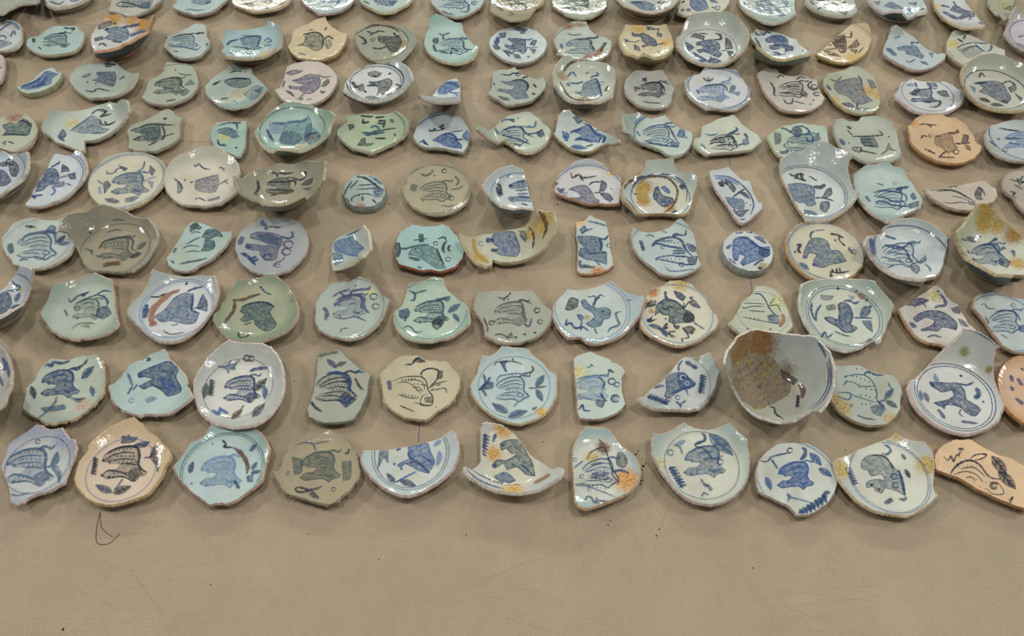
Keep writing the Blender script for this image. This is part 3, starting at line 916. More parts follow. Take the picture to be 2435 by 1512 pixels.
SHARDS = """
@ 0 980
# pale lavender dish fragment with sketchy blue spotted beast, front row far left corner
c 370 510 290 .3
o 345,122 400,125 440,150 500,160 590,148 630,200 665,255 710,262 735,340 720,430 665,560 620,680 530,730 440,770 360,790 290,815 230,860 160,885 100,865 90,780 70,690 35,600 5,535 15,500 45,430 85,300 150,250 230,200 290,160
g c0c8cc aab2c8 cdb8b4
B s 300 530 330 0 d .7
P 480 530 190 0 d
O 370 285 28 v
w v 9 90,790 180,805 290,770
r v 8 300
t 9fa5c0 600 260 120
# peach-cream oval shard with dark spotted beast among leaf sprigs, second in front row
c 1180 560 330 .38
o 1280,42 1340,100 1420,180 1500,230 1560,300 1610,360 1640,410 1635,460 1590,540 1560,620 1500,700 1440,770 1380,810 1260,850 1130,890 1010,895 920,880 830,820 760,750 720,680 712,620 735,540 780,450 830,380 860,310 930,230 1020,160 1150,95
g d8c4b0 cfb590 c7ab7c
B s 1210 495 310 0 k .8
f v .9 1170,240 1200,225 1215,240 1245,215 1260,240 1330,240 1300,280 1240,295 1190,300 1165,290 1185,265
L 1310 335 150 -20 v
P 1440 440 170 0 k
H 920 430 200 98 k
w v 12 1190,640 1140,710 1100,760
L 1090 775 185 205 v
L 1095 790 190 -25 k
r b 7 330
@ 360 980
# aqua green dish fragment with blue beast and brown-red streak, nestled below white bowl
c 690 560 370 .38
o 575,120 640,125 720,155 820,175 900,160 985,145 1060,205 1105,280 1138,350 1120,450 1090,550 1075,650 1000,720 900,790 830,850 720,885 640,880 560,895 490,850 400,780 320,710 270,640 225,580 208,520 270,450 320,380 375,290 440,265 510,230 540,180
g b4ccd0 8fb4ae c8aa98
B f 680 580 280 0 l .7
w o 26 790,340 860,390 910,460 930,530 920,600
w k 14 680,265 720,310 700,335 790,340
L 370 590 130 -75 n
L 950 380 110 -50 d
L 970 560 100 -60 d
L 960 590 100 -15 n
f d .9 920,620 980,600 980,670 930,670
d n 16 590,305 390,690 820,670
w n 18 800,660 850,740
r t 8 395
r d 6 375
# dull beige-grey shard with smudgy dark green beast, fourth from left in front row
c 1640 570 350 .28
o 1720,165 1790,200 1860,240 1920,310 1965,400 2000,470 2015,570 1990,660 1930,740 1850,800 1780,870 1720,895 1620,880 1520,850 1420,820 1310,790 1260,750 1225,680 1190,620 1170,575 1225,570 1255,510 1265,440 1300,380 1370,310 1450,285 1550,265 1630,205
g a89d82 9a927c a69a82
B f 1640 530 270 0 g .8
f t .6 1360,430 1450,450 1450,580 1380,600
f t .6 1840,480 1930,470 1920,640 1850,660
w v 12 1280,430 1330,330 1430,300 1500,290 1560,310 1590,380
w g 9 1560,310 1640,290 1720,285
w k 12 1860,400 1900,390 1905,350
w k 14 1380,740 1430,725 1520,750 1600,735 1650,710
w k 12 1380,740 1420,770 1500,765 1560,740
f k .8 1520,790 1560,760 1620,830 1570,825
O 1760 745 26 v
O 1320 590 22 v
r p 6 355
@ 600 980
# half bowl with straight broken top and bright blue beast over purple leaves, front row
c 1530 410 345 .42
o 1065,368 1200,365 1400,345 1600,305 1780,260 1860,210 1920,170 1960,215 1985,300 1985,400 1960,500 1900,590 1800,670 1680,740 1600,780 1520,805 1420,795 1300,750 1200,680 1120,600 1070,520 1050,450
g c6d0cc b3c4cc d2bcb6
f b .8 1500,340 1600,300 1700,300 1720,380 1760,480 1700,590 1600,560 1480,500 1430,540 1400,510 1440,480 1520,450
w n 12 1480,500 1560,480 1620,500 1710,590
w n 10 1500,380 1520,440 1600,470
w n 9 1640,420 1740,490
f d .7 1230,350 1310,370 1310,490 1270,430 1210,550 1220,440
f b .8 1380,340 1440,350 1400,375
d b 26 1370,500 1440,545
w b 12 1370,685 1470,630 1590,570
L 1380 680 130 230 v
L 1420 660 170 20 v
w l 30 1780,520 1810,430 1800,370
w l 30 1750,330 1820,260
r d 9 345
r d 7 370
@ 960 980
# boat-shaped bowl shard with upright rim strip along the bottom, rust stained, blue beast
c 1040 420 300 .62
o 760,110 800,97 870,105 950,120 1040,190 1110,250 1165,320 1215,400 1260,440 1330,480 1400,530 1440,545 1490,520 1535,540 1530,590 1470,650 1370,710 1270,750 1150,775 1000,770 860,740 740,680 640,620 585,570 590,520 625,535 660,555 710,520 745,470 748,360 750,200
g c9c9b4 c0c6c8 ccc6bc c8a050
f t .75 930,310 990,270 1110,265 1160,320 1190,400 1240,480 1270,620 1180,600 1090,530 1000,560 960,490 880,540 850,520 900,460 1000,460 1110,390 1040,400 990,350 950,370
d n 34 960,320 880,510
w n 10 1130,500 1200,560 1250,610
H 790 200 260 100 n
w n 18 890,205 860,290
f d .8 870,620 960,580 1010,590 1080,660 1000,690 930,670
w k 7 660,560 800,640 950,690 1130,700
t b48a48 870 400 100
t b08844 960 160 120
t b08844 1180 300 60
t c29a50 1050 760 130
w q 26 1250,690 1330,650 1420,595
w v 12 600,545 700,640 850,710 960,740
@ 1200 980
# teardrop shard with dotted striped beast and burnt orange stain on its right side, front row
c 900 560 300 .45
o 785,135 900,145 970,148 1020,180 1080,260 1140,330 1200,370 1260,430 1300,500 1315,580 1290,660 1240,740 1170,790 1080,830 960,880 850,915 780,930 720,910 680,860 665,760 655,600 650,480 655,380 680,290 730,200
g ccd2ca 9fb8bc c9ae86
B k 930 590 260 0 d .5
d k 9 800,570 830,568 860,562 890,560 920,555 960,545 840,660 880,655 920,650 960,640 1000,640 850,715 890,725 930,730 970,740 810,450 850,440 890,430 930,440
w d 14 830,510 900,495 950,490
w v 20 830,600 920,605 1010,595
w k 9 790,450 830,390 900,350 960,340 1000,440 1030,540 1100,640 1090,700
w k 8 800,610 900,640 1010,650
w d 8 680,710 780,710 900,750 1070,820
w n 18 1040,580 1120,560 1200,590
f g .8 1090,400 1130,390 1180,450 1170,520 1120,530 1080,500
f v .8 860,880 890,820 900,850 1040,860 960,885
w v 12 770,860 800,815 840,830 860,880
w d 10 660,540 760,470
w d 9 665,700 770,690
O 745 620 24 d
O 820 745 22 d
O 680 460 22 d
t 6a4a38 950 350 90
t c08a40 1170 660 150
t b8a468 840 440 90
w o 8 905,255 960,320
# large dish fragment with two peaks along its top edge and blue beast with curled tail
c 1900 510 370 .36
o 1440,205 1520,205 1640,160 1730,92 1800,130 1880,155 1960,165 2040,150 2100,130 2165,95 2230,160 2290,215 2345,255 2350,350 2365,470 2355,580 2320,700 2240,790 2130,860 2000,895 1880,880 1770,840 1660,760 1590,680 1530,600 1470,500 1430,400 1425,300
g ccd0c4 9fb4b2 cbb8ae
B f 1940 480 280 0 d .75
w n 18 1890,200 1925,220 1930,270 1840,310 1850,340
L 1970 210 330 45 d
H 1590 520 270 62 n
L 1740 270 110 150 l
w d 12 1620,310 1690,340 1715,410
O 1600 390 36 d
w v 16 1890,640 1940,710 1980,700
f d .7 1940,690 2010,740 1980,760
w v 10 1900,820 1920,780 1970,800
w n 10 1840,330 1930,360 2010,450 2110,420
O 2080 480 34 n
r t 7 355
t b8b088 1500 500 80
@ 1800 980 .26078
# nearly whole blue-rimmed saucer chipped at lower left, solid blue beast with tail up
c 360 600 365 .2
o 20,430 90,350 170,290 260,272 400,275 490,290 580,340 660,420 705,500 735,580 735,650 700,750 640,830 560,890 470,935 365,945 310,880 250,840 180,805 100,770 20,725 0,660 -15,560
g c8d2cc b8c8d0 c0aaa0
B f 360 580 230 0 b 1
w n 22 405,320 440,350 430,400 390,440
L 480 370 170 50 b
L 560 510 150 35 b
O 300 350 30 k
w n 10 20,440 90,450 130,410 220,385 300,370
w n 14 130,430 190,520
L 80 590 140 70 b
w n 20 600,790 620,740 670,730
H 640 760 320 146 n
w b 8 280,820 300,780 400,800 500,830
f b .8 270,740 310,760 290,800
r d 9 360
r b 7 385
# pale dish fragment with ochre-stained left and right edges and round-eyed grey-blue beast
c 1200 590 345 .38
o 1270,190 1340,230 1440,260 1540,270 1590,340 1615,430 1615,560 1610,690 1635,735 1665,740 1620,800 1560,850 1480,905 1370,945 1250,935 1080,900 950,830 850,740 780,650 730,560 705,450 760,410 850,380 950,330 1080,280 1190,240
g d0d4ca b8c4c4 d4c09c
f t .6 950,460 1000,400 1090,385 1180,410 1250,500 1320,580 1350,700 1340,760 1270,720 1170,690 1140,740 1080,720 1060,680 1000,690 1000,640 1080,610 1170,620 1130,570 1040,580 1010,530 960,520
w k 9 1040,395 1150,400 1220,470 1250,550
w n 16 1290,520 1320,620 1340,730
O 1250 585 34 n
O 1265 665 34 n
w n 10 1340,690 1350,780
w d 14 1130,375 1180,385 1220,350 1190,310 1150,300
H 815 500 200 68 n
d k 26 1045,660 1110,705
L 1350 520 100 65 k
L 1320 380 70 60 g
f v .9 1160,820 1220,780 1240,810 1180,840
f v .9 1290,790 1370,780 1340,810
r d 7 345
r d 6 362
t b09850 1550 480 120
t b8a050 760 520 120
t c4b070 1270 210 80
# apricot-coloured flat shard cut off by the right frame edge, black line-drawn beast
c 2080 560 450 .16
o 1620,380 1700,290 1800,245 1940,240 2060,310 2200,380 2320,420 2435,480 2530,560 2590,700 2560,850 2500,890 2435,880 2200,795 2000,695 1850,605 1740,565 1630,525 1610,440
g e0bf98 dbb78c b98c58
w k 13 1760,580 1790,520 1860,460 1950,440 2030,480 2090,560 2140,600 2220,610
w k 7 1850,520 1950,500 2020,530 2080,590
w k 6 1790,570 1900,540 2000,570 2060,640
w k 6 1900,600 1960,590 1990,640
w k 7 1940,430 1990,390 2070,380 2090,400 2030,430 1950,445
w k 12 2060,385 2100,385
O 2160 670 40 k
O 2160 670 22 k
w k 6 2110,640 2200,650 2250,740 2150,745 2090,690
d k 7 1840,500 1880,490 1920,485 1960,490 2000,505 1950,600 2000,610 2050,620 2090,640 2030,680 2080,700
L 2140 400 240 55 k
L 2200 540 240 48 k
w k 9 1700,400 1740,440 1770,400 1790,450 1820,390 1850,410
w k 14 1830,340 1860,335 1890,340
w k 10 1830,400 1860,350
w k 9 2290,800 2320,790 2330,770 2300,840
w p 8 1680,350 1780,290 1930,285 2050,350 2200,420 2350,520
@ 0 780
# dull grey-violet bowl fragment cut off by the left frame edge beside dark speckled shard
c -170 500 220 .6
o -350,300 -200,180 -60,150 0,165 50,220 90,330 108,430 100,560 65,640 55,690 30,740 0,770 -100,850 -250,850 -350,700 -400,500
g b4b2ac a0a6a6 c0aea0
w v 26 20,280 80,400 95,480
w d 30 60,320 40,420
w v 18 -20,450 30,560
# green-grey shard crowded with smudged dark blue beast, leftmost whole one above front row
c 620 570 340 .3
o 480,290 560,300 640,305 700,290 780,262 850,270 915,248 960,280 990,340 1000,420 1005,520 990,620 940,700 850,790 760,855 680,890 580,900 460,925 400,900 370,870 290,830 210,775 230,700 245,600 270,560 340,490 370,410 420,340
g b2beb2 9fb0ac c6b48c
B f 590 540 260 0 n .85
w n 20 430,370 460,350 500,370 520,330 600,340 660,320 680,300
w k 18 680,390 760,380 820,340 850,290
L 790 490 190 -50 n
L 880 560 120 80 d
L 300 560 150 75 k
w d 16 370,870 450,810 530,720 550,660
f d .8 400,770 500,760 620,740 640,780 520,800 430,800
w k 12 730,690 830,680
f d .6 660,660 800,700 760,720
r p 7 400
t b49a84 800 740 90
# pale aqua pointed shard with glossy deep cobalt beast, third row end, left part
c 1470 570 300 .4
o 1575,200 1610,240 1630,290 1700,350 1770,430 1800,490 1810,560 1865,655 1800,710 1720,770 1640,820 1540,835 1400,830 1350,850 1200,800 1110,740 1060,640 1050,550 1120,510 1200,430 1240,350 1300,320 1390,300 1440,250 1520,225
g aec8c8 a0bcbc cfbcb6
f n .95 1330,440 1400,400 1520,350 1620,320 1680,340 1720,400 1700,480 1750,570 1740,620 1620,660 1580,620 1480,560 1390,590 1340,560 1400,530 1480,490 1400,470 1340,480
f b .6 1540,500 1660,500 1700,600 1620,640
w n 26 1390,290 1460,310
w d 16 1230,430 1260,500 1280,560
w d 14 1280,560 1230,640
w d 12 1330,540 1280,600
f l .6 1400,690 1460,660 1520,680 1430,720
O 1270 700 30 l
r p 7 330
@ 460 780
# white bowl with full curved rim, blue beast and small brown leaf, touching aqua dish below
c 440 590 300 .55
o 345,108 430,130 530,145 650,140 740,180 800,250 845,340 868,430 868,570 835,680 770,790 690,870 600,920 500,945 380,950 270,930 180,900 90,830 40,740 10,620 10,500 50,410 110,320 190,230 270,160
g d2d5d0 b4bcba d8c8c4
B s 480 590 250 0 n .85
w n 22 540,420 600,395 720,385
L 590 610 190 -50 k
L 690 560 150 90 d
f d .9 230,370 320,360 360,310 390,350 450,305 400,370 410,400 350,400 340,440 310,395
O 520 290 40 k
O 560 295 36 k
H 175 490 200 95 k
L 130 530 180 100 g
w b 22 180,790 240,830 260,760
w b 18 260,780 340,830
L 370 880 150 -45 o
w k 8 490,740 450,800
L 570 860 190 -50 k
r k 5 330
# narrow grey-green slab with heavily drawn knotted dark beast and violet leaves at top
c 1400 570 380 .16
o 1200,250 1270,220 1400,205 1450,240 1520,310 1600,380 1680,425 1712,450 1690,540 1680,640 1640,730 1590,820 1550,880 1450,905 1300,915 1200,900 1115,860 1090,780 1130,690 1160,580 1180,450 1190,340
g a5ab9f 969f95 8f958a
B k 1390 580 290 0 k .8
w n 24 1280,440 1380,430 1460,460 1500,520 1500,620
f n .9 1440,640 1500,650 1570,690 1470,770 1410,700
w k 20 1430,520 1510,510
w n 20 1560,430 1610,415 1650,430
L 1290 300 140 50 v
L 1370 370 120 -25 g
w g 24 1200,280 1300,240 1400,230
w k 16 1090,770 1130,710 1170,760 1240,810
w p 8 1300,440 1210,530 1280,560 1340,500 1440,480
w p 7 1200,600 1300,640 1400,720
w k 14 1560,480 1600,560 1640,600
@ 920 780
# round cream shard with fine black line-drawn beast and looped tail
c 320 590 345 .2
o -20,390 50,320 130,265 290,258 350,290 420,315 490,310 590,320 630,380 680,420 710,480 700,560 670,650 600,740 500,800 440,850 380,885 280,880 160,860 60,800 0,740 -40,660 -50,570 -65,450
g c6bda0 bab295 c2b284
w k 12 345,480 330,440 370,400 440,390 500,410 530,440
w k 10 500,430 480,500 420,560
f k .8 490,420 540,410 530,480 490,490
w k 8 60,510 150,475 250,465 340,475 380,520 400,600 440,660 430,740 330,740 340,660 400,630
w k 6 100,530 180,520 260,560 330,640
w k 6 180,510 260,500 340,520 370,600
w k 6 250,580 300,570 350,610
w k 7 110,640 200,670 300,680
d k 14 150,500 180,495 210,492 240,490 270,488 265,540 300,540 335,545 370,550 290,600 320,605 150,640 180,645 210,650 240,655 270,660 300,665
f k .6 360,670 430,660 430,720 370,720
w k 7 260,720 420,750
w k 8 400,580 470,540 580,510
w k 7 430,600 500,590 560,580 580,630
w k 7 420,610 450,580
w k 6 480,560 520,540
w k 12 180,370 190,350 240,350 270,310 300,290 370,320
f k .8 250,320 300,285 380,330 310,330
w k 8 120,745 190,775 270,810
w v 26 20,500 30,600
d k 10 475,760
r p 7 350
# ice-blue dish fragment with thick buff broken edge, spotted beast encircled by blue leaves
c 1230 570 355 .33
o 1105,175 1200,180 1300,190 1365,200 1400,250 1450,290 1510,340 1560,400 1610,430 1635,470 1635,640 1600,730 1550,800 1480,860 1380,900 1280,925 1180,910 1070,870 960,800 880,720 830,640 805,560 830,500 870,430 900,330 925,262 1000,265 1060,230
g b9ced2 a3bec6 d6bf98
B k 1220 590 240 0 d .6
w d 10 1060,520 1080,470 1150,450 1290,440 1340,480
w k 12 1300,440 1380,430 1410,410 1410,370
d k 20 1405,375 1215,300
w k 9 1030,370 1060,330 1130,330 1210,320 1310,350
f n .85 1090,320 1170,310 1140,350 1160,430 1130,400
L 1440 570 160 -60 d
L 1440 590 150 65 d
w k 9 1360,580 1420,580 1550,560
L 1170 820 190 215 d
L 1170 860 200 -20 d
w d 7 1270,710 1220,760
f n .8 880,600 960,520 1030,530 1020,580 960,590
w n 14 930,440 950,540 890,600
w n 14 920,590 960,660
w n 14 960,540 1000,470
L 1400 790 60 -30 d
r d 6 345
t c8a040 1490 810 70
# bluish upright slab with three spiral curls to the right of faint beast, straight left side
c 2050 560 380 .16
o 1965,218 2050,260 2130,290 2200,330 2270,370 2310,430 2270,480 2270,580 2285,660 2305,735 2260,790 2180,840 2080,875 1960,880 1860,870 1835,800 1830,650 1815,520 1800,400 1800,300 1830,260 1900,240
g bccfc8 b4c8c2 c0aba0
B f 1980 590 230 0 l .45
w d 10 1820,500 1920,470 2040,455 2130,450 2150,400 2190,430
w n 14 2130,400 2190,430
w n 10 2040,470 2100,520 2090,580 2120,600
w n 14 2060,620 2090,680 2130,710
f n .8 2020,690 2110,700 2080,770 2020,740
O 2170 515 42 n
O 2220 545 32 n
O 2205 680 48 n
O 2205 680 22 n
w n 12 1850,790 1890,740 1900,790 1970,800
w d 8 1830,650 1930,680 2010,700
w d 7 1920,370 1960,380 1970,350 2000,380
t c4bc84 1850 420 90
t 3a3030 2180 325 18
@ 1380 780
# half bowl with diagonal break on left and blue cat-faced beast with ringed eyes
c 930 530 290 .5
o 545,670 620,650 700,570 800,490 880,400 940,330 1000,275 1110,278 1180,260 1250,230 1290,320 1350,420 1320,520 1270,630 1210,720 1150,775 1020,790 880,785 760,780 650,750 590,710
g c8d0d2 aebfc0 cfc0b2
f d .8 830,470 920,430 1000,430 1040,470 1110,530 1100,560 1010,590 940,620 850,680 810,660 830,580
f b .8 940,450 1010,440 1050,490 1110,540 1040,590 960,570
O 990 480 34 p
O 1030 535 26 p
w n 10 980,460 1010,480 985,510
w n 10 850,640 960,600 1010,580 1040,650
O 850 690 28 d
O 940 670 28 d
w n 26 1010,320 1060,350 1130,395
w n 12 950,420 950,360 990,310
H 1175 440 230 96 n
w v 26 640,660 720,680 840,740
H 640 660 230 22 n
w n 14 920,710 960,740 970,770
w n 10 960,740 1020,700
w d 18 700,580 760,560 810,560
r d 5 320
t a08850 1130 290 40
# very large deep bowl with crusted brown dirt inside and double blue line under rim
c 1840 655 300 1.7
o 1640,15 1760,20 1870,40 1980,50 2100,68 2220,65 2300,110 2380,200 2430,290 2450,400 2450,520 2430,600 2390,700 2310,800 2230,800 2160,830 2080,880 1970,900 1880,895 1800,870 1700,850 1600,800 1500,730 1430,650 1385,550 1370,430 1390,320 1440,200 1520,90
g b8bcae b4c0be d0ccc4 8f9cab
t 8a6020 1720 160 210
t 8a6838 1560 190 190
t 8a6838 1500 330 140
t 7a6a50 1960 460 120
t 7a7058 1450 480 100
X 1560,290 1680,240 1820,270 1900,330 1930,420 1960,500 2030,540 2010,640 1920,700 1800,760 1700,790 1600,720 1500,660 1440,560 1440,440 1490,350
f k .7 1930,400 2000,440 2100,500 2060,550 1950,480
H 2100 640 150 95 k
w k 12 1820,760 1870,770 1880,820 1960,880
w k 8 1880,840 1930,860
w d 26 1500,700 1580,740 1660,800
w o 26 2110,540 2150,600 2140,680
w v 6 2400,290 2420,400 2420,520 2400,600 2340,700 2230,790
w v 6 2380,330 2400,420 2395,520 2370,610 2300,710 2210,780
w v 8 2290,130 2340,200 2370,280
@ 1835 780
# ochre-edged shard tucked against right side of the dirty bowl, dotted blue-grey beast
c 910 640 335 .28
o 590,355 700,360 860,352 900,385 1000,420 1080,440 1180,455 1220,500 1245,560 1268,620 1245,700 1240,790 1200,860 1110,930 980,940 860,920 750,870 650,800 580,710 560,620 570,450
g b2bfb8 a8b4a8 b8a888
w d 9 690,470 760,455 880,450 960,500 1010,600 1020,700 1080,780
w d 8 700,520 780,520 860,560 1000,560
w d 8 760,640 880,680 1010,720
w d 10 640,620 760,630 740,690 640,660
d k 13 780,465 820,470 860,485 900,500 940,520 850,570 910,585 960,595 1000,600 860,650 910,650 950,665 1000,670 870,730 910,735 950,730
d n 22 715,470 940,430
w n 14 890,450 930,420 1000,450 1080,455
f d .6 950,760 1030,740 1100,780 1050,850 980,820
w n 14 1020,700 1090,770
w d 12 1040,710 1110,690
L 1090 690 150 -55 d
L 1100 700 140 35 g
w d 9 1120,520 1160,600
O 1040 790 32 d
w k 9 820,840 900,870 1000,885
w d 8 730,500 690,560
d k 20 770,745
d k 12 820,395 870,395
t a8905c 680 760 130
t 9a8450 620 700 100
t b09a68 1150 880 90
# bowl base with tall upright wall piece, blue beast inside double ring, below right corner
c 1762 665 375 .55
o 1850,0 1940,10 2030,50 2120,110 2215,185 2165,205 2150,290 2140,420 2170,550 2210,660 2250,740 2190,900 2080,970 1900,1025 1760,1005 1620,950 1520,880 1420,790 1350,680 1325,580 1345,500 1400,480 1480,390 1560,310 1680,190 1780,100 1850,30
g ccd2d2 acb2b2 cfb9b2
r n 9 372
r n 9 345
f n .85 1520,520 1600,520 1700,530 1790,530 1860,600 1880,690 1960,740 2020,790 1960,850 1880,820 1810,760 1700,740 1640,760 1560,720 1700,690 1760,650 1740,600 1640,620 1610,600 1540,560
d n 34 1550,545 1660,765
w n 14 1790,530 1880,550 1950,520
L 1600 530 110 -105 l
d k 30 1825,460
w n 30 1950,680 2000,640 1970,570
d v 28 2040,710
w d 9 1890,700 2010,770
w k 8 1830,780 1810,820 1850,860
w v 22 1600,780 1640,830 1670,880
w d 22 1430,600 1450,700
L 1470 620 120 70 v
w v 18 1820,900 1990,920
w n 10 1830,5 1940,20 2100,110 2200,190
t 7a7a4a 1860 230 60
t 7a7040 2100 400 50
# orange-buff bowl fragment cut off by the right frame edge, violet-brown flower marks
c 2520 620 300 .35
o 2435,262 2350,270 2280,310 2220,380 2185,460 2180,540 2200,640 2240,740 2300,810 2380,880 2435,920 2600,930 2750,800 2820,600 2750,400 2600,280
g d6b294 c89c6c a8743c
w v 24 2310,450 2320,520
w v 24 2370,480 2420,560
w v 28 2350,670 2430,740
w v 18 2300,560 2340,600
d g 30 2320,595
w v 20 2400,380 2435,410
@ 0 620
# deep white bowl half cut off by the left frame edge, teal outside, blue beast inside
c -60 420 290 1.2
o 180,40 260,60 330,100 370,150 380,200 360,260 310,330 240,395 150,450 60,505 0,540 -120,560 -260,520 -350,400 -370,250 -300,120 -200,150 -60,300 0,290 70,230 130,150 170,90
g c4ced6 a6b4c4 ccc0b4 4f7078
w d 18 120,190 140,230 190,250 180,280 60,290
f n .85 0,330 60,300 100,340 110,420 60,490 0,520
L 150 400 130 -70 d
L 100 460 120 -20 d
w d 8 160,120 260,170 300,260 280,340 180,440
t b4b070 210 280 40
# grey-green bowl shard with three peaks on top and pale beast at its right edge
c 830 480 300 .5
o 500,215 580,212 660,195 750,165 830,135 910,112 990,145 1080,180 1085,260 1100,350 1110,440 1125,530 1140,605 1100,650 1020,700 920,730 800,750 700,750 600,725 520,680 460,620 400,550 385,505 420,440 455,370 480,290
g adbcb2 94a89d c0b099
w n 12 660,360 680,395 720,370 750,340 800,325 870,295
f n .7 780,320 860,300 800,350
B f 860 470 210 0 g .4
w n 12 760,400 850,360 930,330 1000,290 1080,300
w n 14 940,330 1010,350 1040,400 1030,440
f n .8 940,470 1030,440 1080,510 1000,560 930,540
d k 20 745,555
w g 9 690,660 760,610 850,600 920,610
f g .5 780,630 850,610 870,650
H 620 470 90 70 g
O 750 460 34 g
r p 6 350
# white bowl shard with two top horns, blue beast beside a curved brown scar
c 1720 470 320 .55
o 1470,75 1560,110 1680,140 1790,150 1900,140 2065,145 2085,200 2100,300 2080,400 2030,500 1960,600 1860,690 1760,750 1650,780 1540,770 1440,720 1360,650 1290,580 1230,520 1232,460 1290,390 1380,300 1420,240 1445,150
g ccd3dc a8b5ba cab9ae
f d .85 1490,540 1600,460 1680,360 1780,310 1850,320 1860,420 1850,480 1920,510 1880,600 1780,610 1650,580 1560,590
w n 14 1860,310 1860,400 1850,470 1930,510
w n 16 1800,300 1870,270 1960,250
d n 9 1680,360 1710,355 1740,350 1770,345 1800,345 1720,400 1760,400 1800,395
w q 40 1740,280 1640,320 1550,390 1480,470 1460,540 1470,620
w q 50 1460,590 1500,630
w k 12 1450,350 1540,345 1600,310
w n 34 1415,440 1390,560
d n 36 1415,435
d k 30 1800,222
f n .85 1960,320 2000,400 2000,490 1900,460 1920,400
w n 10 1850,460 1960,450
w k 7 1650,620 1700,620 1720,600
w k 8 1570,670 1650,710 1780,690
r l 9 330
r l 8 350
@ 460 620
# olive green bowl shard with dark brown streak down the left of a teal beast
c 630 470 290 .5
o 430,180 520,170 620,160 720,138 800,140 840,185 900,235 950,300 990,380 1010,450 1000,540 960,610 880,680 800,720 720,750 640,780 580,790 440,770 340,755 290,700 230,630 195,560 205,510 260,470 280,420 330,330 390,240
g a2a98f 82967c b3a68c
w o 22 370,380 480,375 560,345 650,320
w o 22 400,380 390,480 360,520 300,600
f t .85 450,490 490,430 600,400 720,400 780,440 740,500 800,600 790,640 700,680 600,620 580,560 500,590 450,570 500,520
w k 12 460,450 560,410 680,400 770,440
w t 12 490,620 560,590
w n 10 650,250 690,300 760,330
d n 24 650,255
w k 12 430,690 450,740 520,730 530,700
w v 8 430,690 500,700
d t 18 950,385
w p 6 820,310 880,380 900,460
w p 9 655,380 610,520 560,650
# light blue-green dish shard with pale violet curling beast, small peak on top edge
c 1490 460 310 .33
o 1605,140 1660,175 1740,215 1800,300 1830,335 1890,375 1860,450 1830,530 1780,610 1700,680 1620,730 1500,755 1380,740 1280,700 1220,670 1180,600 1168,550 1175,480 1180,400 1220,330 1290,260 1320,215 1410,205 1510,195
g abbcb8 9bb0ae c0b19c
B f 1520 440 230 0 v .35
w v 20 1530,340 1520,300 1600,280 1700,270 1700,240
w v 24 1360,440 1440,370 1560,330 1640,360 1640,440 1700,510
w v 14 1340,350 1370,330 1400,310 1510,275
w v 14 1420,310 1460,345
w v 24 1250,450 1290,500 1270,580
w v 10 1350,540 1450,560 1560,540 1680,590
w g 9 1420,700 1430,660 1500,650
O 1760 440 40 g
O 1740 345 44 g
d k 16 1565,240
d n 18 1420,550
t b4bc8c 1700 300 80
r g 5 350
@ 920 620
# glossy mint-green bowl shard with tall top tab and dark striped beast
c 430 480 300 .42
o 215,210 290,205 370,185 440,150 490,155 545,175 560,240 590,290 650,340 700,390 755,405 785,460 800,520 795,600 740,650 660,710 560,750 430,770 320,775 230,755 150,710 90,640 70,560 80,480 130,445 150,420 180,330
g b0cabc 93b4a8 c9bea6
B s 440 500 240 0 t .85
f k .85 440,590 500,560 550,600 520,640 480,670 440,630
w t 20 460,380 530,370 620,345
w n 14 215,290 270,320 260,380 220,380
w t 12 260,320 320,300 390,285
f n .85 120,480 200,460 220,500 200,550 150,560 120,530
w k 10 190,540 170,590
w t 9 150,660 200,630 240,650 280,690 350,680
L 590 500 160 -40 d
L 640 510 120 60 d
w p 8 210,370 260,300 340,240 430,215
w p 8 440,220 410,260
r t 5 350
# dull grey shard with straight top edge and very faint dotted beast, touching dish below
c 1210 500 330 .33
o 860,305 960,290 1100,285 1250,290 1410,280 1450,330 1500,400 1550,445 1595,475 1580,560 1560,620 1500,700 1420,750 1300,790 1180,800 1080,790 1000,750 945,725 950,700 930,620 890,550 850,490 832,460 845,380
g a7aca0 97a497 b1a08c
B s 1210 510 240 0 g .35
w g 14 1250,430 1310,450 1330,540 1340,600
w v 14 1320,600 1370,635 1400,550
w k 8 1260,390 1310,375 1400,420
w k 10 1070,350 1130,365 1190,320
d k 18 1130,380 1170,375 1190,315
w k 10 930,545 970,640 970,690
O 1010 600 30 k
O 1450 480 34 k
O 1480 590 30 k
w k 8 1030,720 1100,710 1180,750
f k .6 1150,750 1200,690 1220,740
d k 26 1245,740 1330,710 1430,695
r p 5 350
# pale blue bowl shard with wide pointed right wing, grey-blue contorted beast and flower
c 1970 480 340 .42
o 1735,270 1780,275 1860,280 1960,260 2060,235 2165,185 2230,240 2320,300 2420,330 2480,328 2495,360 2480,420 2440,520 2380,600 2300,690 2200,750 2080,790 1980,795 1920,780 1870,740 1820,738 1750,745 1700,700 1640,620 1600,540 1600,440 1650,360 1710,300
g bccbcb a9bcc4 c4a796
f d .85 1870,390 1910,370 1960,430 1990,440 2030,460 2100,450 2160,480 2150,550 2090,570 2070,620 1990,645 1920,610 1960,580 2010,540 1980,500 1900,450
w n 16 1990,440 2020,370 2060,350
w n 9 1930,335 1960,350 2000,340 2020,360 2060,330 2100,350
f k .8 1720,470 1760,370 1800,355 1850,380 1830,450 1760,480
f d .8 1830,520 1880,520 1900,560 1860,570
w n 16 1740,560 1725,620 1770,600 1820,650 1890,640 1950,680
w d 12 1880,570 1870,680
w d 16 2260,490 2210,510 2230,580 2240,620 2160,650 2130,690
w n 9 2000,650 2030,710
d n 26 2090,485
w k 6 2310,385 2360,378
r l 8 345
r l 7 375
t a89068 1930 545 40
@ 1380 620
# cream-white dish shard with orange burnt rim at left, bold dark beast and thistle flowers
c 930 510 330 .35
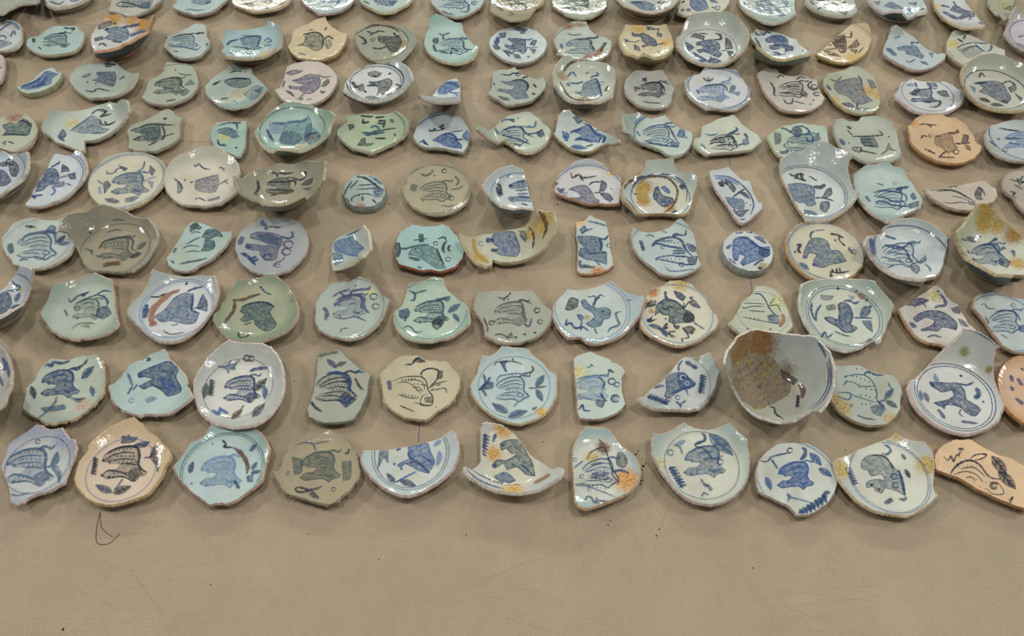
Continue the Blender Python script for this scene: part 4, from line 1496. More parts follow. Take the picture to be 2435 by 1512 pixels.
o 785,240 860,190 960,185 1080,225 1140,290 1215,350 1240,430 1290,500 1320,520 1340,590 1300,660 1220,720 1120,780 1000,820 900,815 800,780 700,730 620,680 585,620 575,540 590,450 610,380 660,300 720,255
g d2d0bc b8bfb8 cfae90
f t .9 720,530 740,420 830,380 920,400 990,460 1060,490 1100,550 1060,590 960,600 900,610 850,590 860,530 800,520 760,500
w n 14 760,410 830,370 930,400 1010,470
w k 9 780,440 830,470 860,440 900,470
w k 20 840,600 810,650 850,640
w k 20 900,610 930,650 950,620
w n 18 840,380 820,330 825,290
f n .9 900,290 970,310 1020,350 990,390 930,350
f v .9 1040,400 1100,380 1160,460 1090,440
d v 40 1070,360
w k 9 995,470 1000,400
w k 9 1000,460 1050,390
f k .9 1020,490 1090,520 1100,580 1030,600 990,560
w n 10 1090,590 1130,620 1195,660
w n 30 650,620 740,640 800,680 840,740
w n 26 630,580 700,570
w k 10 700,530 660,590 740,560
w k 10 840,690 920,680
w k 10 840,700 920,740
w k 10 850,690 890,750
f k .9 990,650 1060,630 1110,660 1080,710 1020,690
w k 10 980,640 1040,720 1040,745 990,750
w k 10 980,740 985,785
f k .7 640,410 730,380 720,430 660,450
w k 9 620,470 650,430 690,370
w k 9 650,440 740,420
d k 22 825,560
r l 10 345
t b06828 690 290 90
t b06828 610 400 70
t b8a468 960 220 110
t a88458 690 490 40
# small greenish shard with line-drawn striped beast, pointed left corner, behind the dirty bowl
c 1760 500 300 .3
o 1690,240 1780,235 1870,270 1940,330 1990,420 2030,520 2055,630 2010,680 1960,730 1800,760 1600,740 1530,690 1470,640 1432,600 1470,570 1520,480 1570,390 1640,330 1670,300
g bdc6b4 aeb9a8 c4bc9c
w n 10 1650,320 1730,320 1780,370 1820,450 1880,520 1930,540
w t 7 1570,410 1680,410 1790,420
w t 7 1560,450 1600,455 1650,440 1780,440
w t 7 1560,540 1700,570 1910,610
w t 7 1620,480 1790,490
d k 9 1600,380 1630,380 1660,380 1690,380 1720,380 1750,380 1660,440 1690,440 1720,440 1750,440 1690,490 1720,490 1760,495 1600,545 1640,550 1680,555 1720,560
w t 9 1560,450 1600,460
f d .6 1800,530 1870,520 1920,570 1910,610 1830,590
O 1845 550 28 n
w t 7 1810,440 1900,430 1930,500
w t 7 1820,430 1860,380
d t 18 1860,370
w q 26 1950,510 1960,570 1920,640
w q 18 1820,650 1850,670
w v 9 1600,650 1630,670
r q 4 250
t b4b88a 1900 400 120
@ 1835 620
# large pale green bowl with high back wall, red-brown scar and blue beast inside ring
c 690 540 350 .6
o 295,220 370,195 480,175 620,168 780,172 900,180 990,195 1020,240 1090,310 1140,370 1165,430 1140,520 1110,600 1080,690 1040,780 1005,790 990,760 930,790 850,840 720,865 620,840 520,790 420,720 350,630 300,530 270,410 280,300
g c4cdc2 a0b5ac cdd0c4 b8c4c4
f n .9 640,430 680,400 740,420 780,500 780,560 760,610 830,650 780,690 700,690 640,640 560,600 500,550 560,540 640,570 650,500
w n 16 690,390 750,385 800,410 850,390
w n 12 780,550 860,550 980,555
f d .85 850,530 880,450 950,440 950,500 890,550
f d .85 870,580 960,580 975,690 910,640
d n 26 955,440
d k 32 638,268
w q 40 825,310 900,370
w k 26 800,290 830,300
w k 26 900,370 930,385
w n 14 390,400 380,480 420,580
w n 12 480,420 430,500 430,590
f k .6 520,440 600,420 620,460 550,480
f n .5 470,330 600,340 560,380 480,370
f l .6 740,330 800,350 770,380
w n 12 500,700 480,740 510,690 540,740 590,700
w k 9 600,680 700,720 760,730
r d 9 335
r d 7 360
t 6a4c40 965 780 50
# triangular white shard with pink-buff edge and violet-blue striding beast
c 1580 540 340 .3
o 1600,230 1650,270 1680,330 1740,390 1800,415 1830,490 1880,560 1900,610 1960,640 1990,700 1900,800 1800,840 1700,830 1630,810 1560,795 1500,785 1420,745 1350,670 1280,570 1240,500 1220,460 1280,430 1360,380 1440,320 1520,270
g ccccc8 b6bcbc d0ac84
f n .85 1365,560 1420,510 1520,480 1640,490 1740,550 1790,610 1780,670 1650,640 1600,680 1520,670 1450,680 1440,660 1530,630 1570,590 1560,570 1480,550 1400,590
w v 20 1570,460 1600,440 1670,430 1670,380 1620,310
d k 26 1605,295
f v .9 1300,430 1390,370 1440,360 1520,380 1420,430
w v 12 1370,450 1440,400 1490,450
f v .8 1730,460 1800,440 1820,510 1760,500
f v .7 1800,560 1850,580 1900,640 1830,620
w v 30 1330,590 1390,650
w v 12 1500,740 1560,720 1640,740
t b8b074 1570 340 90
# bluish bowl shard with fine sketch beast, straight cut left side, near right frame edge
c 2250 600 330 .36
o 1965,350 2030,315 2110,300 2220,325 2340,350 2450,370 2560,450 2620,600 2580,760 2500,850 2420,890 2330,870 2230,820 2180,750 2110,660 2050,570 2000,510 1940,450
g bac8ca a4b8be c8ad90
B k 2260 590 230 0 d .45
w d 9 2020,430 2050,415 2090,460 2160,460
w n 12 2160,490 2260,480 2350,500 2400,580
w n 10 2060,540 2100,610
w d 9 2210,710 2280,750
f b .8 2380,630 2450,620 2450,690 2390,680
O 2330 430 26 d
r d 8 330
@ 0 330 .25136
# pale dish shard with sketchy blue striped beast, half under olive-grey deep bowl
c 350 1000 300 .33
o 10,950 60,880 120,800 210,755 310,742 400,760 500,768 590,745 680,780 740,860 750,940 700,1010 650,1090 560,1160 450,1210 350,1230 250,1215 190,1200 125,1190 100,1140 50,1080 20,1020
g b8c6c2 b0bfbc c4baa4
B k 360 1020 280 0 d .6
w d 16 210,980 240,920 330,890 500,880 530,1000
f d .8 420,890 480,820 530,830 520,900
L 540 990 130 -50 n
L 550 1000 120 -10 d
w k 14 235,830 280,830 340,840
w k 10 280,850 300,820
f t .8 80,1000 120,990 130,1070 100,1090 75,1050
w n 12 180,1160 220,1140 265,1150
w v 8 320,1100 360,1140 410,1130 430,1090
r l 6 320
# olive-grey deep bowl with tall torn back wall and faint dark dotted beast
c 1100 1060 300 .72
o 640,705 720,700 820,680 900,635 970,620 1060,640 1170,680 1260,730 1330,755 1400,752 1450,820 1490,910 1460,1000 1400,1100 1330,1180 1240,1240 1120,1255 980,1250 870,1245 810,1190 770,1110 730,1020 690,950 650,890 560,870 590,760
g 9d9780 8c8a7a b0aca0
B s 1110 1040 240 0 g .5
w k 10 940,1050 980,980 1080,950 1200,930 1260,970 1250,1040 1320,1080
d k 9 1000,1000 1040,995 1080,990 1120,985 1160,980 1200,980
w o 22 970,1190 1060,1175 1150,1165
w o 16 970,1210 1080,1190 1150,1190
w g 12 800,1040 860,1060 870,1100
d k 20 855,888 870,1060
w g 8 1000,890 1100,860 1160,870
w g 8 1060,770 1120,760 1180,775
L 1230 1130 130 -30 k
L 1300 1050 130 -50 g
w g 8 890,1110 980,1110 1080,1120
r g 6 320
# glossy teal-marked triangular shard with flick of glaze pointing right, near left centre
c 1850 1030 330 .3
o 1800,790 1850,780 1920,800 2000,830 2090,875 2150,875 2195,860 2190,930 2140,1000 2060,1080 1980,1150 1880,1200 1820,1245 1740,1255 1650,1240 1590,1190 1570,1130 1620,1060 1660,1000 1710,920 1750,850
g a9c2c0 a2bcbc c4b8b0
f t .85 1790,830 1850,800 1910,840 1880,860
f t .95 1960,860 2060,860 2110,930 2040,920 1990,950 1910,930
f t .9 1940,950 2030,970 2030,1030 1970,1060 1900,1060 1930,1010
w t 9 1800,900 1850,880 1900,890
w t 9 1760,1000 1850,950 1900,930
w t 9 1720,1040 1800,1010 1890,1020
w g 9 1750,1080 1820,1060 1900,1070
w t 16 1700,1185 1790,1165 1880,1150 1960,1130
w n 16 1640,1080 1670,1030
w t 12 1620,1150 1650,1180
L 1800 880 150 -60 g
@ 460 330 .25136
# round grey-lavender dish with solid violet-blue beast and chain of scrolls on its right
c 720 1020 330 .28
o 640,745 760,738 900,745 980,775 1040,840 1080,920 1080,1010 1050,1090 990,1170 900,1240 800,1275 690,1285 580,1260 490,1210 430,1140 395,1050 400,960 440,880 520,810
g a8b0b4 a2acb0 c0b0b0
f v .75 540,900 620,880 740,890 830,920 840,980 800,1060 780,1140 700,1150 640,1110 620,1060 540,1050 490,1020 500,990 580,1000 660,1010 720,1000 620,960 540,940
f d .8 600,920 700,900 810,940 800,1000 700,980
w v 34 470,920 440,980 420,1000
w n 14 830,920 900,945 940,920 930,870
w d 24 690,870 680,820 650,800 660,760
w v 14 690,850 740,830 800,840 830,825
O 900 1000 55 v
O 880 1070 50 v
w v 10 870,1110 840,1150 770,1180 760,1220
O 800 1200 26 v
w n 20 440,1080 500,1100 550,1150 590,1200
w n 16 470,1080 500,1120
w n 18 520,1150 600,1110
w n 18 540,1160 620,1140
O 700 1120 44 n
w n 26 500,1010 540,1040
# small upright quarter fragment with ochre and black inner corner and pale right rim
c 1360 1060 200 .95
o 1600,812 1640,860 1665,960 1668,1080 1665,1200 1655,1285 1580,1285 1480,1275 1380,1262 1320,1240 1305,1160 1305,1060 1330,970 1380,920 1460,890 1530,860 1590,835
g a4bcc0 b8c0bc d0cbb4
f b .7 1340,980 1440,940 1520,930 1560,990 1610,1030 1600,1110 1500,1110 1400,1080 1340,1060
f d .6 1310,1080 1400,1090 1420,1160 1340,1200
t a88830 1500 1190 90
t a88830 1520 1240 80
t 2a2418 1620 1120 50
t 2a2418 1625 1210 60
w d 10 1440,915 1530,880 1590,840
@ 920 330 .25136
# turquoise bowl shard exposing a red-brown clay band along its near edge
c 410 1030 340 .33
o 240,805 330,820 450,825 530,800 600,840 640,890 670,920 700,980 735,1060 720,1130 670,1190 640,1215 560,1240 500,1255 420,1240 330,1245 240,1225 180,1205 110,1185 80,1120 70,1040 85,960 120,880
g 9cc4c4 94b8bc b0684a
f t .6 230,1050 350,1010 450,1030 500,1130 560,1220 480,1230 380,1170 280,1110 200,1100
w t 16 170,1040 300,1010 400,1000
f k .95 80,980 120,985 130,1060 110,1120 85,1110
w t 18 100,1040 200,1040
f k .95 300,905 340,900 350,970 310,980
w t 10 250,960 340,950 380,940
O 460 990 26 k
w k 12 480,950 540,930 560,960
w k 16 570,960 540,1000 530,1050 550,1080
w k 14 600,1000 580,1040 600,1070
O 580 1140 30 t
w t 22 200,1120 320,1150
w k 12 470,1030 500,1110 540,1190
w t 14 290,1210 330,1225
d k 10 240,1045 270,1040 300,1038 330,1035 300,1080 340,1090 380,1110 400,1060 430,1070 460,1090
r e 8 350
# large crescent bowl fragment with brown-stained rim curling up at right, blue beast inside
c 1110 1050 265 .9
o 700,890 760,920 830,930 900,900 1000,895 1110,870 1220,845 1310,830 1390,700 1430,660 1500,685 1580,690 1598,780 1580,880 1520,980 1440,1070 1330,1130 1200,1165 1080,1165 1000,1145 1000,1190 940,1205 860,1170 800,1110 760,1050 720,980
g c8ceb8 c2bc98 c8b894 9fb4b4
f b .75 1000,910 1100,880 1200,880 1230,940 1260,1040 1230,1110 1150,1110 1070,1100 1010,1060 1060,1030 1000,980
w n 34 930,960 1020,960
w n 30 980,1050 1050,1060
f d .6 1250,870 1310,880 1330,960 1290,940
w g 12 1250,900 1320,980
O 890 990 30 l
w y 26 820,930 830,1040 880,1110 970,1180
w o 20 1440,680 1490,760 1510,850 1470,950
w o 14 1340,830 1390,920 1380,1040
t b89850 1480 800 110
t b89850 1350 900 80
t b89850 880 1130 90
x 8fa9b0 .5
# upright rectangular tile-like fragment with orange lower edge and blue beast cut at left
c 1950 1010 500 .05
o 1915,715 1980,745 2070,780 2090,840 2110,930 2120,1040 2150,1190 2090,1240 2000,1270 1900,1280 1830,1275 1800,1250 1800,1150 1800,1050 1790,930 1785,790 1860,775
g bccaca b4c6cc cfa470
f d .85 1800,920 1900,920 2000,930 2040,980 2030,1060 2080,1070 2080,1190 1990,1160 1880,1140 1810,1100 1830,1040 1880,1030 1820,980
w n 14 2010,940 2060,950 2100,910
w n 12 2000,940 2030,1000 2020,1060
w n 10 1900,1090 2000,1080 2080,1080
w d 14 1840,900 1880,870 1950,850
f d .8 1820,860 1870,820 1890,860 1850,900
w d 10 1960,1140 2020,1200
f n .8 1810,1160 1840,1150 1840,1190 1940,1220 1830,1220
w g 14 1850,1190 1970,1220
O 2105 1010 30 d
w d 14 1900,780 2000,800 2090,830
t d0b078 1820 790 70
t b87838 2000 1265 90
@ 1380 330 .25136
# bluish bowl shard with peaked top, long-legged line-drawn beast with bold curved back
c 820 1060 330 .4
o 505,830 560,865 640,885 740,870 840,830 900,780 945,748 1000,790 1040,850 1080,910 1100,1000 1110,1090 1130,1160 1160,1185 1100,1230 1000,1280 900,1300 790,1285 730,1260 680,1210 610,1160 550,1100 500,1020 485,920
g b4c6c8 a4b8ba c8b8ac
w n 18 680,1020 700,980 800,940 900,935 960,970 1000,1050 1060,1110
w n 16 680,1020 720,990 850,1020 960,1030
w d 12 720,1160 720,1130 800,1110 900,1100
w n 12 720,1135 850,1160 1000,1190 1080,1190
w d 9 740,970 880,960
d n 12 800,975 830,975 860,978 890,980 920,982 820,1135 860,1135 900,1140 940,1140
w n 14 870,1060 1000,1060
w n 14 870,1085 1000,1080
w n 14 880,1110 1020,1115
w d 10 900,1040 980,1040
w n 12 860,930 920,910 990,910 1000,860
w v 16 870,920 900,900 940,905
f n .8 1000,990 1050,1000 1100,1030 1100,1070 1040,1060
f n .8 1010,1120 1110,1110 1090,1190 1030,1190
O 960 1190 30 n
O 780 1030 22 d
w d 9 800,1210 850,1250 950,1250 1080,1230
H 560 960 140 75 n
w d 10 620,920 660,910 700,930
w d 9 770,870 820,890
r d 8 355
# thick oval disc with bright cobalt beast on top and chipped hole at lower right
c 1580 1050 500 .03
h .017
o 1440,885 1540,870 1640,880 1740,930 1810,1010 1830,1080 1820,1160 1770,1220 1700,1255 1600,1255 1480,1215 1390,1150 1345,1060 1350,970
g c4d0d8 bccad4 a4b0aa 98a6a4
f b .9 1450,960 1500,930 1600,960 1700,1020 1790,1020 1790,1100 1720,1130 1640,1160 1560,1190 1510,1180 1560,1110 1500,1090 1490,1150 1450,1140 1440,1050
w n 16 1490,930 1580,940 1700,1030 1790,1050
f n .8 1690,1030 1790,1050 1770,1120 1700,1100
w n 20 1460,890 1540,880
w v 22 1560,880 1660,890 1740,960
w v 20 1640,920 1760,990
d v 44 1380,960 1370,1020 1440,920
w v 20 1380,1040 1430,1000
d n 30 1470,1145 1540,1190
w v 12 1400,1130 1480,1190
d n 12 1500,980 1540,990 1580,1010 1620,1040 1660,1070 1600,1100 1550,1060
w n 14 1640,1200 1690,1160 1740,1140
t 9c9068 1730 1210 75
d k 38 1700,1225
@ 1835 330 .25136
# oval cream dish with orange-buff rim and solid grey-blue walking beast
c 510 1070 320 .48
o 300,785 390,772 500,790 620,820 720,880 820,960 880,1030 890,1110 860,1200 790,1280 700,1320 560,1330 420,1330 320,1280 220,1190 150,1090 130,980 160,890 220,830
g ccc9b0 b4b8b4 c49c60
f d .85 300,1110 320,1030 370,950 440,935 530,970 560,1050 640,1060 710,1160 620,1180 560,1190 480,1220 390,1200 400,1140 430,1100 360,1080 330,1130
w n 14 370,950 370,900 400,870
d v 40 310,1120 400,1190
w v 8 400,870 500,860
w k 18 230,1010 270,1000 250,1050 270,1080
d k 26 220,1070 265,1075
w k 16 550,900 620,910 680,940
d k 22 600,960 570,900 685,1005
w k 10 640,910 640,960 690,1010
w v 12 730,1020 740,1060 790,1080
O 775 1070 32 v
w k 14 540,1290 570,1310 560,1260 640,1270 740,1250
w k 12 580,1260 570,1230
w k 12 620,1270 610,1225
w k 12 650,1270 640,1220
L 260 1170 130 45 d
r d 8 345
r v 7 362
# glossy pale blue bowl shard with tall right wall, sketched striped beast and blue ring
c 1300 1110 320 .95
o 930,915 1000,910 1060,890 1070,840 1130,790 1220,755 1330,752 1440,770 1540,820 1610,880 1670,940 1660,1020 1640,1110 1620,1190 1590,1260 1550,1300 1440,1315 1320,1310 1200,1290 1090,1240 1000,1180 920,1110 890,1020 895,960
g c2cfd4 acbec4 ccbcb0 88969c
B k 1230 1100 250 0 d .3
w n 14 1040,1040 1080,1010 1200,1020 1270,1060 1310,1150 1350,1190
w n 12 1100,1020 1220,1040 1300,990 1350,1000
w n 14 1060,910 1180,950
w d 10 1030,1130 1060,1120 1200,1160 1300,1200
w d 10 1100,1070 1180,1080 1290,1100
d n 16 1110,1020 1150,1025 1190,1035 1210,1150 1280,1165
f d .85 1380,1170 1440,1120 1450,1100 1460,1150 1410,1180
f n .7 1310,1210 1380,1190 1400,1240 1370,1280 1320,1240
w d 12 1440,1180 1490,1220 1500,1260
w d 12 1090,1220 1160,1190
H 935 940 200 85 n
w n 24 930,940 950,1040 960,1120
O 1340 1000 26 n
r n 10 345
# deep brown-stained bowl with high pointed back and dark blue outside, near right frame edge
c 2150 1130 300 1.0
o 1960,620 2010,605 2060,630 2120,690 2200,770 2290,850 2380,940 2450,1040 2480,1150 2460,1240 2400,1290 2300,1285 2200,1275 2130,1275 2050,1230 1980,1190 1900,1150 1840,1120 1740,1135 1700,1060 1680,980 1690,910 1760,880 1820,820 1880,740 1920,680
g c2c8bc b0b89c bcae84 52706c
B f 2050 1100 230 0 d .55
w n 16 1980,1010 2080,1000 2150,1080 2230,1150
f n .8 2160,1120 2260,1160 2230,1220 2150,1190
w n 14 2050,1000 2100,960 2130,940
d k 32 2120,950
f n .8 1840,930 1900,930 1930,980 1870,970
w n 10 1790,940 1850,960
w n 10 1910,940 1990,920
w k 14 1770,1060 1850,1110
d v 40 1860,1070 1910,1140
w v 14 2170,1060 2190,1030 2220,1050
w v 14 2260,1080 2290,1060 2290,1120
t a08030 2020 730 130
t 96702c 2290 910 110
t a88c40 2000 800 110
t a8904c 2330 1180 90
t a88c48 2130 830 80
t c08030 2260 1170 40
x 2f4a6c .75
@ 0 330 .25136
# blue bowl fragment cut off by the left frame edge with two round blue leaves inside
c -80 380 290 1.0
o 10,110 80,140 170,140 245,118 258,200 245,290 210,370 140,420 70,470 20,520 -60,545 -200,520 -320,430 -360,300 -320,170 -200,100 -80,90
g b8c6d4 a4b4c4 c4bcb0 5e7c7c
f v .9 0,290 50,310 110,400 60,440 0,450
f k .85 80,220 130,210 170,250 180,300 150,360 110,350 90,290
f k .8 0,230 60,210 70,260 10,260
O 100 220 46 k
r d 8 320
x 4a6a80 .6
# vivid blue half dish broken along a long left diagonal, pale horn at its top right
c 430 390 350 .5
o 515,125 600,150 680,150 710,105 745,110 780,150 815,220 822,300 790,380 730,450 650,530 560,580 470,610 400,635 300,640 230,625 270,570 320,480 370,390 430,300 470,220
g c4d0de b4c4d6 ccbcb4
f n .9 460,280 530,290 560,360 540,420 460,440 400,490 340,500 350,440 400,370 430,310
w n 16 480,270 540,240 570,210
f n .9 590,240 640,270 660,310 610,310 580,320
f n .9 640,340 710,320 720,380 670,380
w v 14 560,370 640,350
f v .7 540,420 610,400 600,450 480,460
w b 12 500,460 520,500 480,540
w b 10 620,420 680,440
w n 16 280,550 350,540 410,530
w n 12 300,530 340,570
r n 8 345
r l 14 370
# oval cream saucer with complete yellowish rim and pale grey-blue beast
c 1195 400 330 .27
o 1200,122 1320,122 1440,150 1530,210 1580,290 1570,370 1520,460 1430,550 1320,620 1200,665 1100,650 1000,640 930,620 870,560 830,480 830,400 870,310 940,230 1050,160
g cccbb6 bcc0bc cdc096
B f 1240 430 250 0 d .75
w d 12 1290,310 1350,280 1370,210
w v 10 1010,300 1020,330 1080,320 1120,280 1200,280
f v .8 1120,250 1210,280 1180,310
f v .85 1420,250 1470,300 1440,350 1420,320
f l .8 1400,400 1450,410 1440,470
w l 8 1340,420 1430,370 1490,360
f v .85 980,420 1020,400 1050,440 1010,490 990,520
w v 8 920,390 970,430
f v .75 990,570 1060,565 1130,590 1110,610 1030,600
f v .75 1190,570 1250,550 1320,550 1260,590 1190,600
w l 14 940,450 950,520
r d 7 345
r d 6 362
# white-cream bowl with scalloped near rim and faint lilac beast, left of olive half bowl
c 1885 440 300 .5
o 1730,150 1800,110 1890,70 1980,62 2090,80 2140,130 2200,165 2240,230 2255,300 2262,325 2245,365 2250,430 2240,500 2150,560 2080,610 1960,630 1830,630 1720,620 1640,570 1580,500 1552,420 1560,320 1600,230 1650,175 1705,140
g cfccbd bcbcae ccc6b4
f v .6 1850,400 1940,380 2060,350 2070,420 2040,500 1960,510 1850,480
w v 10 1840,400 1940,370 2070,340
w v 12 1830,240 1850,260 1880,240 1930,280 1990,290
w v 10 2070,270 2110,280 2120,310
d k 26 1815,410
d g 24 1750,390
w v 12 1640,370 1700,420 1730,480
f v .5 1680,400 1720,440 1720,500 1680,520
w v 10 1840,580 1880,560 1950,590
f v .6 1960,580 2080,545 2070,570 1980,590
w k 8 2060,440 2160,380
w v 8 2130,400 2160,430
@ 460 330 .25136
# olive half bowl with sharp horn at right and dark scrawl on its outside
c 855 490 225 .9
o 392,345 420,376 470,365 530,330 600,280 690,280 790,230 880,235 960,235 1070,205 1150,212 1240,205 1235,300 1215,400 1190,480 1110,560 1050,545 1035,520 960,560 860,600 740,605 620,590 500,540 430,480 395,410
g aaa994 9a9c88 b0aa8c 8c8870
B f 830 450 180 0 g .7
w k 14 690,430 720,410 850,410 960,400 960,450
w k 12 720,320 790,330 790,370
w k 12 800,320 860,330 950,320
w k 12 930,370 1010,390 1060,360 1060,320 1010,310
f k .8 1020,440 1060,400 1130,370 1120,420 1070,440
f g .7 1030,470 1120,460 1090,490
w k 16 605,385 615,470 590,510
w g 22 570,520 610,520
w k 10 680,500 700,480 960,490
w o 20 720,540 800,520 950,500
x 2c3430 .45
# small thick round plug with dense teal line-drawn beast
c 1615 500 500 .03
h .016
o 1620,335 1700,345 1770,385 1810,450 1815,520 1780,590 1710,635 1610,648 1510,640 1440,590 1410,520 1420,440 1470,380 1540,345
g a9bcba a4b6b6 98a8a6 8fa09c
w k 18 1540,360 1620,370 1700,420 1760,470 1800,480
w t 12 1500,400 1440,490 1430,540
w t 12 1560,390 1480,470
w t 10 1560,440 1700,430
w t 10 1540,480 1760,460
w t 12 1500,600 1500,560 1560,530 1640,520 1700,540
w t 14 1600,590 1600,540
d k 10 1600,450 1630,442 1660,438 1600,490 1640,482 1680,478 1720,475 1570,540 1600,530
O 1745 510 30 n
f d .6 1700,470 1800,480 1780,550 1710,550
w d 20 1700,370 1790,430
w l 24 1660,350 1740,370
w n 12 1690,570 1730,610
w n 10 1440,560 1480,600
w t 10 1540,350 1580,340
t a4684c 1580 648 60
@ 920 330 .25136
# round tan-olive saucer with loose thin rim sliver at top, intricate grey beast and scrolls
c 460 480 290 .3
o 290,262 400,250 480,240 560,225 612,208 600,235 650,270 700,310 740,370 770,420 790,480 780,550 730,620 640,680 540,710 440,718 340,690 240,640 180,570 150,510 125,470 180,430 200,350 240,290
g b0aa8e a49f86 b4ab8c
B k 470 500 220 0 g .5
d k 9 470,430 500,425 530,425 560,430 450,460 490,460 530,465 570,470 520,500 560,510 600,520
w g 16 320,330 370,350 440,310
O 545 305 30 k
d k 18 450,350 430,300
w g 12 640,350 680,400 650,450
f g .6 230,430 290,440 270,500 220,490
w g 9 600,480 680,470 720,440
O 610 560 34 g
w g 8 330,570 350,600
w g 8 510,630 590,640 640,620
r g 9 315
# steep quarter bowl with straight right break, blue beast cut in half by the break
c 1240 540 230 1.15
o 1190,245 1240,275 1290,290 1310,360 1330,450 1350,540 1375,610 1390,670 1340,655 1260,645 1210,655 1140,645 1070,630 1000,570 940,500 908,435 950,380 1020,310 1110,265
g c2d0d4 b4c6c8 c8c0b4 8ba2ac
f d .75 1150,440 1240,400 1310,390 1330,450 1270,470 1170,470
f d .7 1160,560 1250,540 1350,550 1360,600 1240,590 1180,600
w n 20 1150,450 1190,440
O 1170 565 26 n
w n 12 1230,410 1310,400
w n 10 1210,490 1330,480
w n 10 1230,520 1340,520
w n 10 1240,540 1350,560
w n 12 1270,610 1340,630
w k 26 1040,440 1075,430
w k 26 1045,450 1070,550
w k 14 1070,430 1090,540
w l 14 1130,360 1180,340
d n 10 1250,440 1280,440 1300,470 1270,500 1300,520
r l 8 250
x 41587c .7
# lilac-white bowl fragment with terracotta broken base, beast and twin violet leaves
c 1910 500 320 .42
o 1900,180 1980,195 2050,230 2100,290 2130,340 2215,345 2220,440 2215,540 2205,610 2100,620 2000,610 1930,615 1850,600 1770,570 1700,550 1640,530 1590,500 1580,450 1620,420 1590,400 1630,330 1700,270 1770,210
g cbccd0 a9b9bc c89c80
f v .75 1720,480 1780,450 1880,440 1940,500 1970,560 2010,580 2000,605 1880,600 1780,580 1740,550 1800,560 1840,540 1790,500
w k 12 1910,440 1950,410 2030,410
f v .9 2030,390 2080,430 2060,490 2010,500 2020,450
f v .9 2010,510 2100,520 2140,570 2110,600 2050,560
w k 10 1960,515 2020,505
w k 14 1740,320 1760,370 1810,340 1860,370 1990,350
w k 12 1820,350 1860,400
w v 24 1610,460 1660,520
w v 20 1640,500 1680,470
O 1690 520 22 v
d k 16 2125,475
r v 8 330
r l 8 350
t d0b080 2110 330 50
@ 1380 330 .25136
# rusty-ringed bowl base with upright back tab and small vivid blue beast in brown circle
c 755 560 270 .75
o 615,215 700,195 800,190 880,175 890,240 920,310 1000,315 1060,305 1110,370 1100,450 1070,540 1050,640 1010,700 950,718 850,710 740,705 610,712 540,700 480,640 420,590 400,540 410,440 460,370 560,340 600,280
g c8cbbc b0c0bc b8a078 8c9c9c
w n 8 490,520 500,440 580,370 680,340 800,335 900,360 980,420 1010,500 1000,600
r b 8 275
w o 16 410,480 440,420 540,370 600,350
w o 14 420,560 480,620 540,690 600,720
w y 44 600,400 570,480 580,560 620,600
w y 40 620,430 600,520 650,570
w o 14 560,430 620,370 720,355 820,370 890,430 920,500 900,590 840,670 780,700
w y 20 560,440 540,520 560,590
f n .95 700,490 740,460 760,510 790,540 870,560 880,600 820,640 770,640 720,590 690,560
f b .9 760,460 800,450 850,500 840,520 800,500
w n 14 700,480 740,450
w k 26 950,430 980,480
w n 12 500,520 540,525
w n 16 860,700 920,680
t 97703c 600 460 110
t a07838 600 590 90
t a07c40 850 660 70
x 3a567c .6
# narrow slanting shard pointing down-right with curled white tip, blue lion-like beast
c 1400 600 420 .28
o 1222,300 1300,285 1400,260 1440,300 1490,350 1550,395 1600,385 1630,470 1660,550 1690,600 1730,605 1725,660 1670,710 1600,770 1540,800 1500,790 1450,730 1400,650 1340,560 1290,500 1250,440 1235,370
g c0cad2 a8b8c0 ccbcb8
f d .85 1370,550 1440,560 1540,580 1550,650 1530,670 1440,650 1400,610
w k 30 1320,400 1350,460
w k 14 1330,390 1400,440
f k .85 1360,380 1420,410 1470,470 1450,510 1400,450
f n .9 1500,500 1560,510 1610,570 1560,550
w k 12 1440,555 1500,510 1560,470
f n .8 1480,680 1600,670 1560,700 1530,740 1480,720
w n 14 1450,660 1470,710
w n 10 1260,350 1400,360 1520,430 1600,520 1640,620 1610,720
w l 26 1270,370 1390,380 1500,440
w n 10 1510,765 1560,760
d k 14 1570,610 1610,630
# tall-backed white bowl shard with solid grey-blue beast running off its left break
c 2160 520 310 .58
o 2220,30 2300,20 2380,50 2450,90 2540,120 2600,155 2540,200 2530,290 2550,390 2570,460 2630,505 2600,570 2540,640 2450,710 2350,765 2230,770 2130,770 2110,720 2060,660 2010,570 1955,470 1905,360 1895,280 1900,190 1960,150 2020,110 2080,130
g c8d2d4 aab8b8 ccbfa8
f d .85 1960,430 2060,420 2180,440 2220,490 2210,560 2230,620 2160,640 2120,610 2060,600 2000,560 1980,500
w k 28 2200,450 2270,460 2320,430
f k .85 2290,550 2330,480 2370,460 2380,520 2330,560
f v .85 2280,600 2350,590 2360,640 2320,700 2270,670
w k 12 2210,560 2300,560 2400,590
w k 16 1970,330 2020,350 2080,330 2120,350
w k 22 2030,380 2060,340
w k 16 2080,330 2110,400
w k 16 2050,370 2140,400
w k 10 2160,350 2240,400
f d .8 2120,670 2200,690 2250,720 2120,720
r d 8 330
r d 6 350
@ 1835 330 .25136
# aqua shard with scalloped top edge and glossy line-drawn beast, right of tall-backed bowl
c 1080 500 300 .48
o 910,235 980,240 1050,220 1110,215 1160,260 1220,265 1260,300 1290,370 1330,420 1380,490 1430,570 1410,650 1300,700 1200,745 1100,785 1020,740 930,680 860,610 800,530 775,430 780,330 850,280
g b2c8c8 97b3b2 c2b4ac
B k 1130 570 230 0 d .25
w n 14 960,510 1040,490 1160,500 1260,530 1280,590
w n 14 970,600 1050,590 1150,630 1300,640
w n 12 970,540 1080,560 1140,590 1280,590
w n 14 1170,490 1220,470 1290,450
f n .85 1170,470 1240,470 1220,500
w d 10 990,420 1060,440
O 1165 420 22 l
